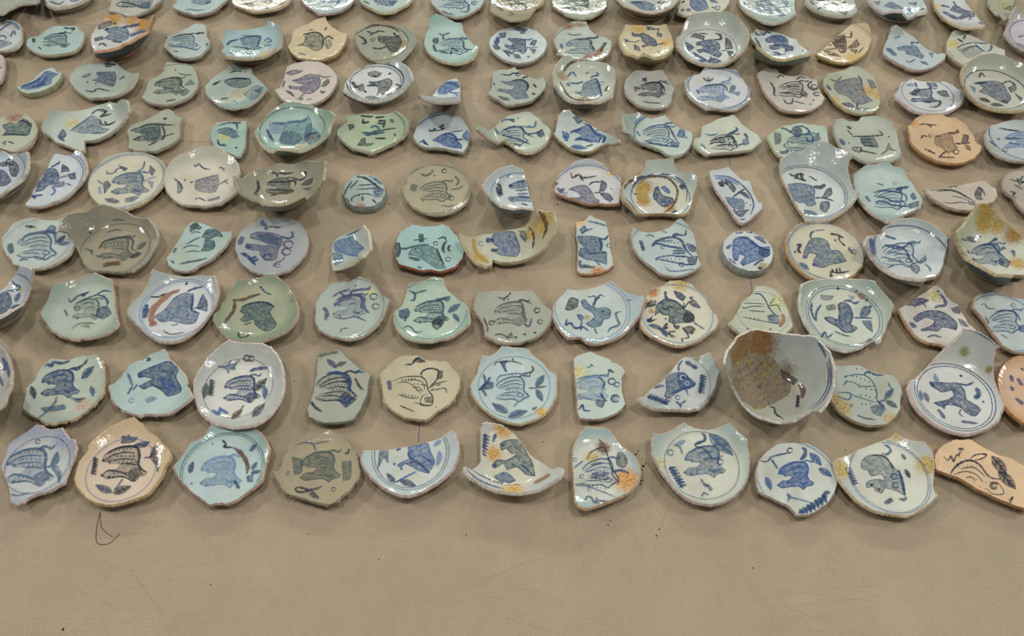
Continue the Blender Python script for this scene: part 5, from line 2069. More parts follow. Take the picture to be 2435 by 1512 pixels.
f n .9 1310,540 1340,510 1370,560 1340,580
f n .7 1290,620 1390,590 1390,640 1300,660
w d 18 890,540 930,600
d n 12 1040,500 1080,498 1120,500 1100,615 1140,630
w n 12 1000,600 990,620
# boat-shaped pinkish shard with striped beast, pale raised flap on its right end
c 1800 560 420 .25
o 1450,470 1500,485 1560,480 1640,460 1720,435 1800,440 1850,420 1960,400 2020,395 2070,440 2120,470 2145,530 2110,590 2040,620 1960,650 1880,675 1780,670 1680,650 1600,610 1520,560 1470,510
g c4b8aa c8bcb4 ccb4a0
w k 10 1500,490 1640,480 1760,500 1860,560 1930,600
w k 8 1560,500 1700,490 1820,540 1890,580
d k 10 1600,490 1640,490 1680,492 1720,498 1760,508 1700,470 1740,465 1780,465
w k 9 1650,460 1780,440
w k 7 1620,600 1700,610 1780,600 1860,610
w v 8 1700,540 1800,560 1870,590
f v .6 1860,590 1910,600 1930,630 1870,620
f k .8 1920,520 1960,450 1990,480 1980,540 2000,580 1940,570
w v 10 1990,470 2020,540
# grey-mauve dish shard cut off by the right frame edge with black squiggles
c 2440 470 300 .32
o 2270,310 2330,300 2450,310 2600,380 2680,500 2640,640 2540,720 2440,700 2387,680 2330,620 2290,550 2240,520 2190,470 2180,400 2220,340
g b0a79c aca498 b4a494
w g 14 2250,380 2330,400 2380,350
w k 14 2250,500 2300,510 2280,540 2320,560
w g 14 2290,430 2380,480
w k 16 2350,420 2387,400
w k 10 2320,370 2350,440
@ 0 100
# brown-rimmed greenish dish cut off by the left frame edge with dark teal beast
c 60 880 300 .3
o 0,730 80,705 180,690 260,685 310,730 350,780 370,850 340,920 300,990 230,1040 150,1065 70,1050 0,1025 -100,1040 -250,980 -330,880 -280,780 -150,720
g b4bcaa a89c88 b09480
f t .8 20,800 100,780 160,790 230,740 310,790 300,820 270,900 150,900 20,900 60,860
w k 14 170,770 230,760 310,820
w k 12 20,900 100,890 260,895
f k .7 20,970 60,950 50,1000
w k 10 80,960 140,980
r g 8 320
t 8c6c58 140 720 110
# pale crescent bowl with three squiggles above slanting blue-grey beast, green outside at right
c 830 850 320 .7
o 520,650 600,660 700,665 800,650 900,625 980,595 1050,575 1120,590 1170,550 1215,555 1232,590 1235,670 1190,760 1110,840 1000,910 900,945 810,950 815,1055 720,1030 620,990 540,965 490,910 430,870 400,830 430,760 470,700
g bccac4 a6b4aa c4c0b0 5c7a70
f d .6 690,850 780,780 880,710 950,740 980,820 1060,840 1000,880 880,880 780,880
w k 14 880,700 930,660 1010,650
w k 10 960,740 990,800 1060,790 1120,760
w k 16 960,670 1030,670 970,720 1080,690
w k 14 1010,760 1040,800 1110,770
w d 10 680,860 740,810 840,750
w d 12 880,880 980,880
d k 16 850,820 880,815 950,830 990,840
f v .8 570,890 610,840 640,900 600,940
w v 20 560,900 620,960
t b8b488 700 780 90
x 3c5a54 .5
# olive-grey shard with rounded tab and single black dot at its upper right, smudged beast
c 1480 880 360 .2
o 1620,640 1665,660 1690,700 1760,725 1735,800 1735,900 1690,960 1600,1010 1500,1055 1400,1050 1290,1050 1235,1020 1240,950 1225,850 1260,800 1340,770 1420,740 1500,700 1550,660
g a4ac9c a2aa9c b0aa90
B f 1450 880 210 0 g .75
w k 12 1350,830 1450,790 1560,800 1690,800
w k 12 1260,860 1320,830
w k 14 1280,950 1380,900
w k 12 1560,800 1590,880 1560,950
w k 12 1590,910 1680,880
w k 10 1430,1000 1520,960
d k 40 1595,740
f t .6 1360,850 1500,820 1560,880 1480,980 1400,940
# small squarish turquoise piece with straight right edge behind large white scalloped bowl
c 2180 900 330 .25
o 2100,770 2200,762 2300,765 2375,755 2375,830 2370,920 2360,1020 2320,1100 2280,1110 2180,1060 2080,1020 2040,960 2030,890 2050,820
g 9cbcb4 8cb0a4 b0c0b4
f d .8 2100,870 2200,840 2260,870 2310,910 2260,930 2180,900
w k 14 2230,780 2330,780
w t 12 2100,810 2200,780 2280,790 2290,850
w k 12 2100,940 2120,990 2190,1000
w t 12 2080,860 2200,830 2300,880
d n 26 2280,1020 2160,990
t b0b078 2170 910 80
@ 460 100
# large green-lined shallow bowl with wide pointed corners and cloudy blue wash beast
c 960 870 290 .9
o 860,590 960,575 1060,590 1140,610 1230,645 1310,660 1360,700 1330,770 1300,850 1290,940 1250,990 1150,1040 1080,1055 1000,1040 900,1020 810,1015 770,1050 720,1030 660,980 620,910 600,850 650,790 710,710 770,650
g a0c0bc 8cb09c c4c0a8 50706a
f e .5 820,960 900,800 1050,760 1130,730 1140,830 1090,960 980,1000
f l .6 730,780 830,770 900,800 830,880 750,860
w d 20 760,780 850,790 950,770 1060,760 1120,710
f n .5 860,880 980,870 1060,930 960,1000 840,980
w n 20 710,840 740,910 770,960
f d .6 1100,800 1210,870 1220,930 1120,990 1070,930
w k 16 1080,930 1120,890 1200,880
d k 26 1130,800 1210,910
t 8c706c 1130 920 60
t b4a888 1030 1000 70
r t 8 310
x 3c5a5c .5
# light green bowl with three horizontal dark character-like marks above knotted blue strokes
c 1720 870 300 .75
o 1470,715 1560,700 1660,690 1760,695 1870,690 1960,660 2010,700 2080,760 2060,850 2010,920 1900,985 1800,1030 1720,1060 1620,1040 1520,1010 1440,950 1390,890 1385,850 1440,800 1480,770
g a9bda0 98b090 c8c8aa 6c8474
w k 18 1610,710 1700,720 1740,715
w k 16 1640,740 1640,780 1700,770
w k 14 1620,780 1700,770
w k 18 1750,730 1850,720
w k 20 1780,760 1860,760
w k 20 1770,780 1840,790
w t 22 1620,870 1700,880 1800,850
w n 22 1650,900 1780,880 1850,870
w k 18 1750,930 1860,930
w t 16 1700,830 1760,810 1800,850
f k .8 1490,800 1540,790 1550,820 1510,850
f k .8 1630,930 1660,925 1660,980 1740,975 1700,1000 1580,1000
w k 12 1780,860 1880,840 1960,830
w k 10 1940,880 1950,910
w g 22 1900,740 1930,780
w k 14 1850,760 1830,830
r g 8 320
@ 920 100
# bright white-and-cobalt half dish with double ring, straight break below and little foot stub
c 560 920 300 .5
o 490,660 560,690 620,715 700,710 740,760 780,820 805,900 790,970 760,1030 735,1065 640,1045 540,1025 460,1020 400,1020 330,1000 280,960 250,910 270,860 290,800 330,740 400,700
g c4d6dc a4bcc0 b0b09c
f b .95 440,950 480,920 540,890 600,880 650,900 670,950 720,990 720,1030 640,1020 560,1000 500,970
w n 12 520,900 600,880 660,910 690,980
w n 14 670,940 740,940
f b .8 730,900 770,850 800,900 780,960 740,930
w n 8 610,870 700,860 740,850
w k 14 400,850 440,860 470,830
f k .85 500,820 550,790 540,850
w k 10 440,860 520,850 570,830
w n 14 310,970 350,960 400,1000
w n 14 350,940 370,990
r n 9 310
r n 8 335
# pale green boat-shaped bowl with spotted striped beast and raised curled tip at left
c 1310 870 270 .75
o 880,800 920,820 980,850 1040,820 1090,760 1160,710 1240,690 1310,670 1380,670 1450,720 1510,780 1560,820 1580,850 1570,900 1540,960 1480,1020 1400,1055 1340,1065 1250,1030 1180,980 1130,950 1080,970 1000,930 930,880 870,830
g bcc8b8 a4b4a8 c4bc9c 6c8680
B k 1230 910 210 0 d .5
w n 14 1120,850 1200,820 1290,820 1340,880 1420,920
w n 12 1110,900 1200,920 1290,950 1390,990
w n 12 1340,890 1430,880 1500,850
f n .85 1440,880 1500,840 1520,900 1480,920
w d 14 1350,810 1420,820 1440,760
w d 14 1100,780 1130,750 1220,750
f n .8 1180,750 1230,740 1230,780
d n 18 1150,850 1180,860 1130,900
w n 12 1200,1000 1260,990 1320,1030
w d 16 1040,830 1080,890
d k 18 1265,735
# half bowl with diagonal break from upper left to lower right and rich blue beast
c 1790 910 290 .75
o 1700,655 1770,645 1800,690 1860,740 1940,780 2010,820 2080,860 2160,890 2190,940 2240,930 2245,960 2180,985 2110,980 2040,1010 1980,1045 1900,1060 1810,1040 1730,1000 1660,940 1610,880 1630,860 1640,790 1650,710
g c0d0d0 a4bcbc c4b490 5e7a90
f b .8 1790,860 1880,820 1960,800 2000,860 2080,890 2120,920 2080,970 1980,960 1880,950 1810,950 1880,900
w n 14 1890,780 1960,810 2010,880 2100,920
f n .8 1790,720 1860,730 1890,770 1840,790
w n 16 1770,880 1800,860 1880,840
w n 18 1810,950 1860,930 1990,970
f n .8 2050,920 2120,920 2100,970 2050,960
w b 12 2000,860 2060,850 2120,880
w b 26 1710,900 1740,960
f b .85 1690,860 1750,880 1760,930 1710,920
L 1770 1010 160 8 b
w k 12 1920,1010 1990,990
x 304c7c .6
@ 1380 100
# blue-green bowl with spiky broken horns at upper left, dotted beast and fan leaf
c 820 905 300 .76
o 405,665 420,710 460,700 570,675 600,710 680,735 760,720 820,695 870,760 930,810 1000,850 1070,860 1085,900 1075,970 1040,1030 970,1080 900,1100 830,1080 780,1040 700,1010 620,980 540,940 490,890 430,870 405,850 435,840 420,760
g b4c8c4 9cb2aa bcc4b4 3c6064
B k 760 910 220 0 d .55
w n 12 600,860 680,820 790,800 860,830 900,900 940,970
w n 14 620,950 700,980 820,1000 950,1010
f b .8 930,910 960,840 1000,850 1010,900 960,920
f d .7 970,920 1040,930 1000,900
w n 12 800,800 860,780 900,790
f n .7 870,970 960,970 940,1020 880,1000
w l 20 520,800 560,760 620,720
w d 12 540,860 580,910
r t 10 300
x 2f4c60 .5
# white shard cut straight along its lower front resting on two small feet, bold dotted beast
c 1430 940 310 .45
o 1480,695 1530,750 1600,820 1680,870 1730,910 1750,950 1700,1000 1650,1040 1560,1050 1450,1060 1330,1070 1220,1085 1140,1030 1095,980 1110,925 1160,915 1170,870 1180,810 1280,760 1390,720
g c4cec2 a8b8b0 c8c6b0
B k 1400 970 190 0 k .3
w k 16 1250,960 1300,940 1380,920 1440,910 1490,950 1510,1000
w k 12 1240,990 1290,970 1400,970
w n 18 1410,910 1450,880 1510,850 1500,820
d k 20 1345,955 1385,950 1430,935 1390,990 1440,980 1480,970
w k 10 1330,1000 1400,990 1500,1000
f d .8 1560,950 1610,920 1630,980 1580,1000
w n 18 1580,880 1620,930
w d 12 1200,885 1260,900 1330,885
w d 14 1160,980 1210,1030
w n 12 1510,1000 1580,980
# greenish-blue bowl shard tucked behind tall-backed white bowl, curling deep blue tail lines
c 2140 950 330 .35
o 1960,800 2050,790 2140,775 2230,795 2370,805 2390,900 2400,990 2380,1060 2250,1130 2100,1150 1950,1110 1890,1070 1840,1000 1800,900 1860,860
g b4c8b8 a4baae bcb890
B s 2150 980 220 0 d .6
w n 16 1930,830 1980,840 2040,880
f n .85 2030,870 2060,820 2120,830 2140,880 2100,920 2060,900
w n 14 2060,820 2150,815 2210,870 2150,890
w n 12 2180,920 2200,960 2260,940
f d .7 2230,920 2300,890 2320,940 2260,960
f t .7 1870,870 1930,890 1930,970 1880,990
f n .8 1920,1060 2010,1050 1990,1075 1940,1080
O 1990 1000 30 d
@ 1835 100
# grey-green squarish bowl with notched top edge and wispy black beast
c 920 930 300 .45
o 615,740 690,730 740,760 830,760 870,715 980,705 1080,725 1160,770 1200,850 1230,950 1250,1060 1240,1110 1160,1145 1040,1155 900,1155 830,1120 760,1080 700,1060 650,980 615,900 600,820
g b0baae a2b0ac b0ac9c
f t .7 860,920 960,910 1010,960 1030,1020 940,1010 870,980
w k 12 770,910 900,910 1050,900 1070,890 1030,850
w k 12 850,940 960,940
w k 12 860,970 980,970
w k 12 880,1000 1010,1000
w k 22 720,810 770,840
w k 10 730,850 780,900
w k 10 780,1020 860,1020 850,1060 790,1050
w k 12 840,1040 920,1060 1020,1080
f g .6 1100,1040 1130,970 1160,1030 1210,1050
w v 30 660,930 700,1000
d k 16 1130,915 745,975 830,1040 870,1050
w g 10 1050,1090 1120,1040
O 800 1030 26 k
# orange-peach round shard with broken notch at lower right and brown-black beast
c 1640 940 330 .22
o 1450,700 1550,690 1640,690 1690,720 1770,720 1830,760 1880,790 1910,850 1950,900 1970,960 2030,1000 2020,1050 1960,1120 1860,1160 1750,1170 1620,1150 1500,1100 1400,1030 1340,960 1330,890 1310,810 1360,770 1390,730
g d4b48c d0aa7c c49860
f o .55 1570,920 1680,880 1740,910 1760,980 1800,1020 1700,1080 1640,1020 1580,990
w o 14 1570,910 1640,905
w k 10 1420,800 1480,790 1530,800 1600,800
f k .7 1500,800 1540,790 1540,830
w o 20 1690,870 1730,880 1790,870 1790,840
f k .85 1830,970 1850,890 1900,900 1890,960
w k 14 1760,980 1830,980 1920,970
f o .7 1860,990 1910,1000 1920,1050 1880,1030
w k 12 1440,930 1470,900 1500,920
O 1530 905 22 k
w k 16 1500,1040 1580,1080
w k 12 1610,1120 1660,1070 1700,1050
w o 12 1620,1110 1770,1115
w k 10 1470,1030 1500,1040
O 1780 1060 36 k
t c09058 1370 780 70
# bluish mottled bowl cut off by the right frame edge, fourth row from the top
c 2420 930 320 .35
o 2110,800 2200,780 2300,750 2400,745 2520,770 2640,860 2660,980 2600,1080 2500,1140 2435,1150 2320,1140 2200,1100 2120,1040 2070,970 2060,890
g b4c0c8 a4b2b4 b8aea0
B f 2400 950 200 0 l .7
w n 16 2100,950 2170,1010
w k 14 2190,830 2300,850 2400,860
w n 14 2240,930 2400,930
w d 14 2280,970 2400,990
O 2255 1040 30 g
d g 30 2190,935
r v 12 310
@ 0 100
# pinkish shard sliver barely entering the left frame edge in the third row
c -120 250 260 .4
o -300,160 -100,110 0,110 30,130 48,180 40,280 20,350 0,380 -100,440 -280,400 -350,280
g c4b4b4 b8acac b8a494
w k 12 0,250 20,240
# small narrow slanting shard with glossy cobalt stripes on a green-white slab
c 370 390 420 .12
h .012
o 500,240 530,255 560,290 600,295 590,340 550,390 480,440 380,480 270,500 200,480 150,435 220,410 300,370 370,310 430,265
g b4c6c0 b4c2b8 a8aa8c
f b .9 430,290 470,280 560,310 500,350 490,400 440,420 300,450 200,450 220,420 320,380 390,330
w n 14 200,430 300,400 400,350
w n 12 280,450 400,400 460,330
w n 12 330,440 450,400
w l 10 240,460 400,440
w p 8 240,430 330,400
# pale grey-green dish with dark leaf at top peak and stubby blue-grey beast
c 950 380 300 .4
o 840,210 960,205 1080,175 1120,200 1170,240 1230,280 1290,300 1330,290 1320,350 1280,420 1200,480 1100,520 980,535 860,540 780,500 710,440 665,380 670,320 720,260 760,220
g acbab4 9cb0a4 bcb09c
f n .7 930,290 1110,285 1120,340 1110,400 1080,430 960,390 890,370 960,340
w d 20 930,310 1010,300
w k 18 1000,210 1060,215 1120,220
w k 14 1010,235 1080,235
f k .5 780,340 830,310 880,300 850,340
w k 12 820,465 900,480 940,450 1060,475
d k 20 845,385 925,400
w g 20 1150,360 1210,330
# greenish-grey shard with squared top tab and looped grey beast, third row
c 1650 410 330 .3
o 1610,182 1700,200 1800,205 1870,245 1900,320 1915,380 1900,450 1830,520 1740,570 1620,605 1520,600 1430,580 1360,530 1400,470 1420,400 1440,360 1530,320 1575,280 1590,220
g a8b4a4 a0b0a4 b8b0a0
B f 1640 430 210 0 g .7
w k 12 1610,350 1700,340 1750,370 1750,420 1790,450
w k 10 1500,400 1580,380
f k .6 1730,490 1800,450 1830,480 1770,520
w g 10 1720,300 1800,320 1860,310
f g .6 1780,420 1840,360 1880,410
w g 16 1600,570 1700,555
w k 10 1560,440 1680,450
d k 18 1695,270
r g 8 300
@ 460 100
# aqua dish with dark scribbled beast and long sharp right point, left in third row
c 370 400 300 .4
o 390,195 440,215 490,235 550,240 570,300 620,350 670,400 712,445 660,500 600,560 520,610 430,630 360,635 260,610 180,560 120,500 105,430 160,370 230,310 310,250
g a8c0b8 8cb4b0 bcb4ac
f t .6 290,380 400,350 540,350 560,400 480,440 360,430
w k 14 300,370 400,350 540,360
w k 18 180,420 270,370
w k 20 190,410 220,400
w t 10 340,300 420,280 480,290
w k 16 380,280 400,290
w k 12 260,550 340,540
f v .45 480,500 600,420 680,440 640,520 560,560
f n .6 580,470 660,440 640,490
d k 16 400,570 420,590 500,290
t b0a890 430 500 110
# pinkish-white shard with bite out of its left side and solid violet-grey beast
c 1120 400 320 .26
o 900,230 980,200 1080,180 1200,185 1280,210 1340,260 1390,320 1385,390 1340,470 1270,540 1180,590 1100,600 1000,590 900,575 850,550 810,500 782,455 830,440 860,370 880,300
g ccc2bc b8bcb0 c4b4a8
f v .8 950,370 1020,350 1080,320 1160,310 1220,350 1220,430 1190,460 1130,500 1060,490 1020,460 930,450 920,420 1020,430 1080,410 1020,400
w v 10 1190,310 1260,340 1330,330
f v .75 890,300 960,270 1060,280 1020,300 930,320
f g .85 1230,430 1260,390 1300,350 1310,390 1270,430
f g .8 1220,470 1280,480 1240,500
f g .8 880,465 940,480 980,530 940,510
f g .8 990,550 1060,535 1050,560
w g 9 1020,540 1080,490
w v 12 880,370 860,440
w g 8 1090,560 1150,545
# white bowl with heavy double blue ring, rim wall at right and dark blue outside below
c 1760 410 262 1.0
o 1700,205 1800,210 1890,205 1930,170 1990,190 2060,240 2100,300 2110,370 2090,440 2050,510 1990,560 1900,575 1780,575 1680,560 1580,530 1500,490 1455,460 1470,390 1520,320 1580,265 1640,250
g ccd4d4 b0bec8 ccccc4 3a4450
r k 14 270
r n 8 245
f k .85 1690,380 1780,380 1880,350 1920,390 1890,450 1860,500 1770,520 1780,440 1700,400
w k 18 1670,420 1780,420
w k 12 1860,520 1920,490
f k .75 1680,300 1750,280 1820,300 1780,340 1700,330
w k 12 1940,400 2000,430 1950,460
f k .75 1580,420 1640,400 1650,470 1600,470
w k 24 1530,380 1580,450
d k 30 1895,305 1750,330 1660,480
f g .7 1650,530 1720,520 1800,545 1700,550
x 1c2438 .8
@ 920 100
# small white crescent sliver with cobalt patch and curved tip pointing left
c 600 390 260 .62
o 640,350 680,350 700,380 710,450 708,540 705,590 640,610 560,620 480,610 400,570 340,530 310,490 370,530 420,530 470,470 530,410 580,370
g c0d0d8 b4c4cc b4a8a4 34405c
f b .9 490,480 530,410 600,380 690,385 700,440 620,470 570,500 510,500
w n 12 560,400 640,400 690,430
w b 14 600,480 680,500
w b 10 510,560 530,580 600,540
O 690 505 28 b
r d 8 270
r b 8 290
x 26325c .7
# angular grey shard with small square ear at right, grey-blue beast with brush marks
c 1220 430 350 .22
o 1230,235 1280,290 1340,320 1400,340 1450,360 1520,330 1540,380 1530,440 1480,500 1400,570 1300,590 1210,605 1150,610 1080,560 1020,530 970,495 1010,440 1015,360 1020,290 1080,265 1160,265
g aeb9b0 a6b4ac b4b09c
f d .75 1090,375 1180,380 1280,360 1350,390 1360,450 1340,480 1370,540 1300,545 1240,550 1180,500 1060,470 1080,450 1200,460 1240,430 1160,410
w k 16 1200,375 1300,365 1360,410 1350,470
w k 16 1300,350 1370,330
w k 12 1090,310 1180,320 1220,300 1300,310
O 1270 310 32 k
w k 14 1410,400 1440,440
w k 16 1400,490 1430,510
w d 12 1030,390 1040,420
f g .8 1070,520 1160,540 1190,560 1120,560
d k 18 1440,430 1410,550
# round footed bowl ringed by brown stain with blue arched beast, side wall wrapped around left
c 1900 440 260 1.05
o 1640,210 1680,160 1750,120 1800,150 1860,180 1960,180 2060,190 2130,210 2185,260 2195,350 2180,440 2170,520 2140,570 2060,570 1990,570 1930,565 1850,570 1780,560 1720,530 1660,460 1620,390 1612,300
g c0ccc4 b8c4b4 ccc0b4 5f7c7c
f d .75 1800,480 1880,480 1900,400 1970,370 2040,390 2070,480 2080,520 1980,540 1890,520
w n 14 1960,370 2020,360 2050,430 2070,510
w n 14 1750,390 1830,400 1900,380
w n 12 1960,350 1990,330 2040,320 2020,290
w d 12 1740,340 1790,290 1830,340
w n 26 1740,420 1760,400
w d 9 1910,310 1950,290
O 2080 400 30 l
w o 16 1670,380 1720,480 1780,540 1860,560 1960,560 2060,540
w o 12 1700,290 1760,210 1840,180
w o 24 2140,420 2110,480
t a08c68 1690 330 70
t 97805c 1900 560 90
x 3c5868 .5
@ 1380 100
# grey shallow shard with straight-cut top sides, grey striped beast and tiny dark strokes
c 660 440 300 .3
o 540,260 640,275 730,270 800,260 830,320 870,390 915,445 890,500 880,570 840,620 760,635 660,635 560,610 480,550 435,490 420,430 440,350 490,300
g b0b4b0 a6ada8 bcb4a4
B s 700 460 190 0 k .6
w k 14 630,410 700,390 780,410 820,480
w k 14 590,350 630,370 620,390
w k 12 640,340 600,380
w k 12 520,430 540,480
w k 12 540,430 560,460
w k 10 600,570 660,585 780,590
w k 8 790,380 860,410
d k 16 720,420 760,430 790,460
f g .6 570,500 640,500 620,520
# bluish-white shard with blue ring lines and pale dotted beast facing a fan of leaves
c 1330 450 300 .4
o 1350,236 1430,254 1510,265 1560,340 1600,400 1640,440 1635,500 1645,550 1580,600 1500,650 1420,655 1330,640 1220,640 1140,590 1060,530 1035,490 1010,400 1010,360 1080,320 1150,300 1200,240
g c8d0d8 b0bcc8 c4bcb0
B s 1290 490 220 0 l .7
d d 14 1220,440 1260,440 1300,440 1340,440 1380,440 1230,530 1280,540 1330,545 1380,550
w k 10 1190,430 1250,420 1390,420 1420,480
f d .7 1430,490 1460,410 1500,430 1480,480
f d .7 1450,490 1540,480 1530,520
w d 10 1350,390 1440,370 1440,330
w k 12 1180,340 1230,380 1290,350
w k 9 1230,340 1240,380
w d 16 1120,460 1150,500
r d 14 290
r d 8 310
# pinkish cream oval shard with two black spirals at right and broken top
c 2030 450 340 .25
o 1800,248 1860,260 1890,250 1930,300 2000,320 2080,325 2160,310 2230,355 2285,360 2300,430 2330,490 2362,535 2330,600 2240,655 2130,675 2010,665 1920,640 1850,570 1780,490 1740,400 1712,300 1740,270
g ccc8c0 c0b8b0 c8a894
B k 2060 460 200 0 k .35
w k 14 2200,400 2200,430 2240,460 2290,450 2290,420
O 2255 430 34 k
O 2280 500 36 k
O 2280 500 16 d
w k 14 2200,400 2240,380
w k 12 1830,380 1870,450 1870,510 1900,520
w k 9 1900,350 1930,320 1970,340
w k 10 1910,490 2000,490 2100,510
w k 10 1990,430 2120,430
f k .5 2130,460 2200,500 2180,540 2120,510
w k 10 1960,550 1990,590 2040,590 2050,540
w v 12 2080,370 2120,340 2180,350
w k 9 2060,570 2170,600
d k 20 2250,560 2220,600
@ 1835 100
# ochre-spotted grey bowl shard with large blurry violet beast and straight right break
c 810 450 330 .3
o 770,228 850,240 910,270 960,310 1005,315 1010,380 1030,460 1050,550 1040,640 970,680 860,690 760,670 680,630 610,570 550,500 500,420 495,360 535,300 620,285 690,270
g b0b8a4 a2aaa0 b8a87c
f v .65 620,390 760,350 850,350 880,430 920,520 980,560 880,600 800,590 740,530 640,490 600,430
w v 12 830,320 860,360 870,420
f v .6 920,360 980,380 1010,440 960,450
f v .8 670,590 760,590 800,630 720,620
f v .8 800,640 940,640 880,665
w g 10 560,350 620,380 680,330
w v 20 530,410 570,470
w k 9 830,580 820,640
t b0985c 940 470 110
t b0985c 1020 520 80
t b49c64 600 560 90
t c0a070 660 620 70
# white-lilac boat-shaped shard with crisp beast and ring, between ochre shard and round bowl
c 1500 510 260 .42
o 1350,345 1440,375 1520,380 1600,385 1650,370 1730,400 1790,440 1840,470 1870,540 1820,600 1750,650 1660,685 1560,690 1440,680 1350,650 1270,590 1200,540 1185,500 1230,450 1250,385 1310,370
g ccd2d8 bcc0cc ccb8b4
B s 1470 520 170 0 n .7
f k .8 1320,500 1400,450 1440,460 1380,510
f n .8 1490,390 1580,400 1600,430 1520,430
f k .85 1590,480 1680,470 1710,530 1640,520
w k 14 1430,570 1500,580 1620,570 1600,620 1520,630
w k 14 1380,390 1400,440
f d .6 1290,420 1350,400 1370,430
w n 10 1520,420 1540,460
r d 7 240
O 1370 560 26 k
# round deep buff-rimmed bowl at right frame edge, dark blue beast filling its well
c 2150 470 285 .75
o 2000,130 2100,108 2200,115 2300,150 2400,190 2500,260 2560,360 2570,480 2520,600 2430,670 2330,705 2230,700 2120,660 2010,600 1920,520 1860,430 1840,340 1850,250 1920,180
g bcbfb4 a8b0a4 c8b488 8c8868
f n .75 1960,390 2050,380 2150,375 2230,400 2270,470 2310,540 2260,590 2180,560 2080,510 2000,480 2050,440
w k 16 1950,400 2080,390
w k 12 2000,350 2020,300 2060,340
f k .7 2280,440 2350,410 2360,460 2310,490
f k .7 2340,490 2420,540 2400,570
L 2000 540 130 30 k
L 2110 600 130 10 k
w k 12 2220,400 2300,380 2360,430
f d .7 1910,420 1960,440 1960,490
f k .6 2200,560 2290,560 2270,600
r k 9 285
@ 0 0
# grey-white bowl fragment cut off by the left frame edge, second row from the top
c -30 360 260 .4
o 50,190 120,190 180,215 215,270 215,330 205,400 170,450 100,480 0,490 -100,490 -220,430 -280,350 -220,260 -100,210 20,215
g c4ccd0 aab4c0 c0b8a4
w v 12 -20,310 60,250 100,230
O 20 370 50 v
w v 12 100,360 130,300 150,340
w l 20 60,210 140,230 190,290
f d .6 -40,410 80,400 120,420 0,470
# flat aqua slab-like shard with black blotch at left end and wispy beast, second row
c 530 390 340 .22
o 480,270 520,250 600,250 680,250 740,250 770,290 810,310 805,370 780,440 720,490 620,515 500,530 400,525 310,490 250,440 258,380 300,355 360,350 430,300
g a8c4c4 9cb8b4 c4b8a4
B f 560 390 180 0 t .5
w k 16 610,265 660,275 720,275 690,300
w k 14 560,325 620,315 640,300
f k .9 310,370 340,370 340,410 315,410
w d 10 410,370 500,360 560,340
w t 10 370,450 400,480
f n .6 580,450 660,430 640,460
w t 9 400,410 500,400 580,430
# orange-rimmed bowl with dark scribbled outside, vivid beast and tall right horn
c 1110 390 255 .92
o 1000,145 1080,140 1150,130 1200,170 1290,160 1350,180 1440,190 1470,145 1485,155 1480,220 1450,280 1380,320 1310,360 1250,395 1200,410 1140,445 1050,470 960,480 905,490 880,430 875,350 900,300 930,240 975,190
g c8ced2 c8aa70 c89870 6c7c6c
t c08c48 1380 215 110
t c09450 1100 175 90
t c09450 1270 180 90
f d .8 1010,290 1100,260 1200,265 1240,300 1240,360 1180,400 1080,390 1000,370 1060,330
w n 20 1170,265 1250,255 1350,235
f n .85 910,370 990,350 1000,380 920,400
w k 16 1010,290 1060,275
H 1250 350 180 -30 v
f n .6 940,250 1000,220 1080,200 1080,240 980,280
w n 14 950,440 990,420 1030,450
w k 12 1080,400 1180,410
d k 24 960,275 1110,225
x 283850 .75
# pale blue shard with peaked upper-right corner and fuzzy curled beast, second row
c 1800 420 320 .25
o 1900,222 1950,225 1990,245 1995,300 1990,340 2020,380 2030,430 1980,490 1930,540 1850,560 1750,560 1660,530 1620,490 1575,450 1590,400 1590,350 1650,340 1720,310 1800,270 1860,235
g b4c4c4 b0c2c4 b4b4a8
B k 1790 400 190 0 d .6
w k 18 1890,330 1930,320 1975,320
w k 10 1660,370 1740,340 1880,325
w k 16 1595,350 1610,380
O 1650 430 24 d
w d 12 1640,440 1750,450 1900,480 1940,450
w k 10 1680,490 1720,500
w d 12 1980,430 2010,420 1990,450
@ 460 0
# turquoise-blue shallow bowl with upright flick at upper right and brown-stained side
c 560 430 260 .8
o 330,275 400,290 500,290 600,270 680,255 710,235 712,195 750,205 820,245 850,340 840,440 780,480 700,530 600,550 500,558 400,550 320,540 280,500 270,485 300,460 290,440 262,390 300,330
g a0c0c8 90b8bc b8a888 6a5c50
f d .6 440,370 630,350 630,440 580,470 500,460
w n 12 450,370 640,350 620,440 660,460
w n 16 320,440 360,400 440,380
w k 12 370,450 480,460 560,480 660,460
w d 12 460,345 640,345
w k 12 340,500 380,515 410,500 570,520
w d 12 680,400 720,370 750,400 700,410
w d 10 680,440 760,430
t b4ac88 700 520 90
x 50382c .5
# tan-cream kite-shaped shard with pointed top and soft grey beast, second row
c 1180 400 320 .24
o 1270,155 1290,200 1330,250 1380,280 1430,310 1490,330 1470,400 1430,470 1370,530 1280,560 1180,580 1080,570 990,550 930,500 905,450 940,400 950,340 970,280 1030,260 1100,230 1190,180
g d0c09c ccba94 c4a878
f g .75 1060,330 1150,310 1230,320 1250,380 1240,470 1170,490 1100,450 1000,440 1060,410 1080,370
w k 10 1050,340 1180,310 1250,360 1240,470
w g 14 1260,300 1290,260
f g .6 1240,410 1310,380 1340,430 1300,480
w k 14 1260,390 1300,350 1350,380
w k 9 1110,430 1180,450
w g 10 1010,510 1090,530
w g 9 1110,290 1170,285
# dark olive dish with brown speckled ring and black beast, broad pointed right side
c 1800 420 260 .36
o 1745,210 1820,230 1880,240 1980,240 2065,260 2100,310 2155,390 2110,460 2050,530 2000,580 1900,590 1800,600 1720,570 1650,530 1590,460 1560,400 1565,290 1620,270 1680,245
g a0a494 94a092 b8b09c
f k .8 1780,350 1900,350 1990,360 2010,400 1970,490 1900,500 1850,430 1790,400
w k 14 1930,310 1960,350 2000,340
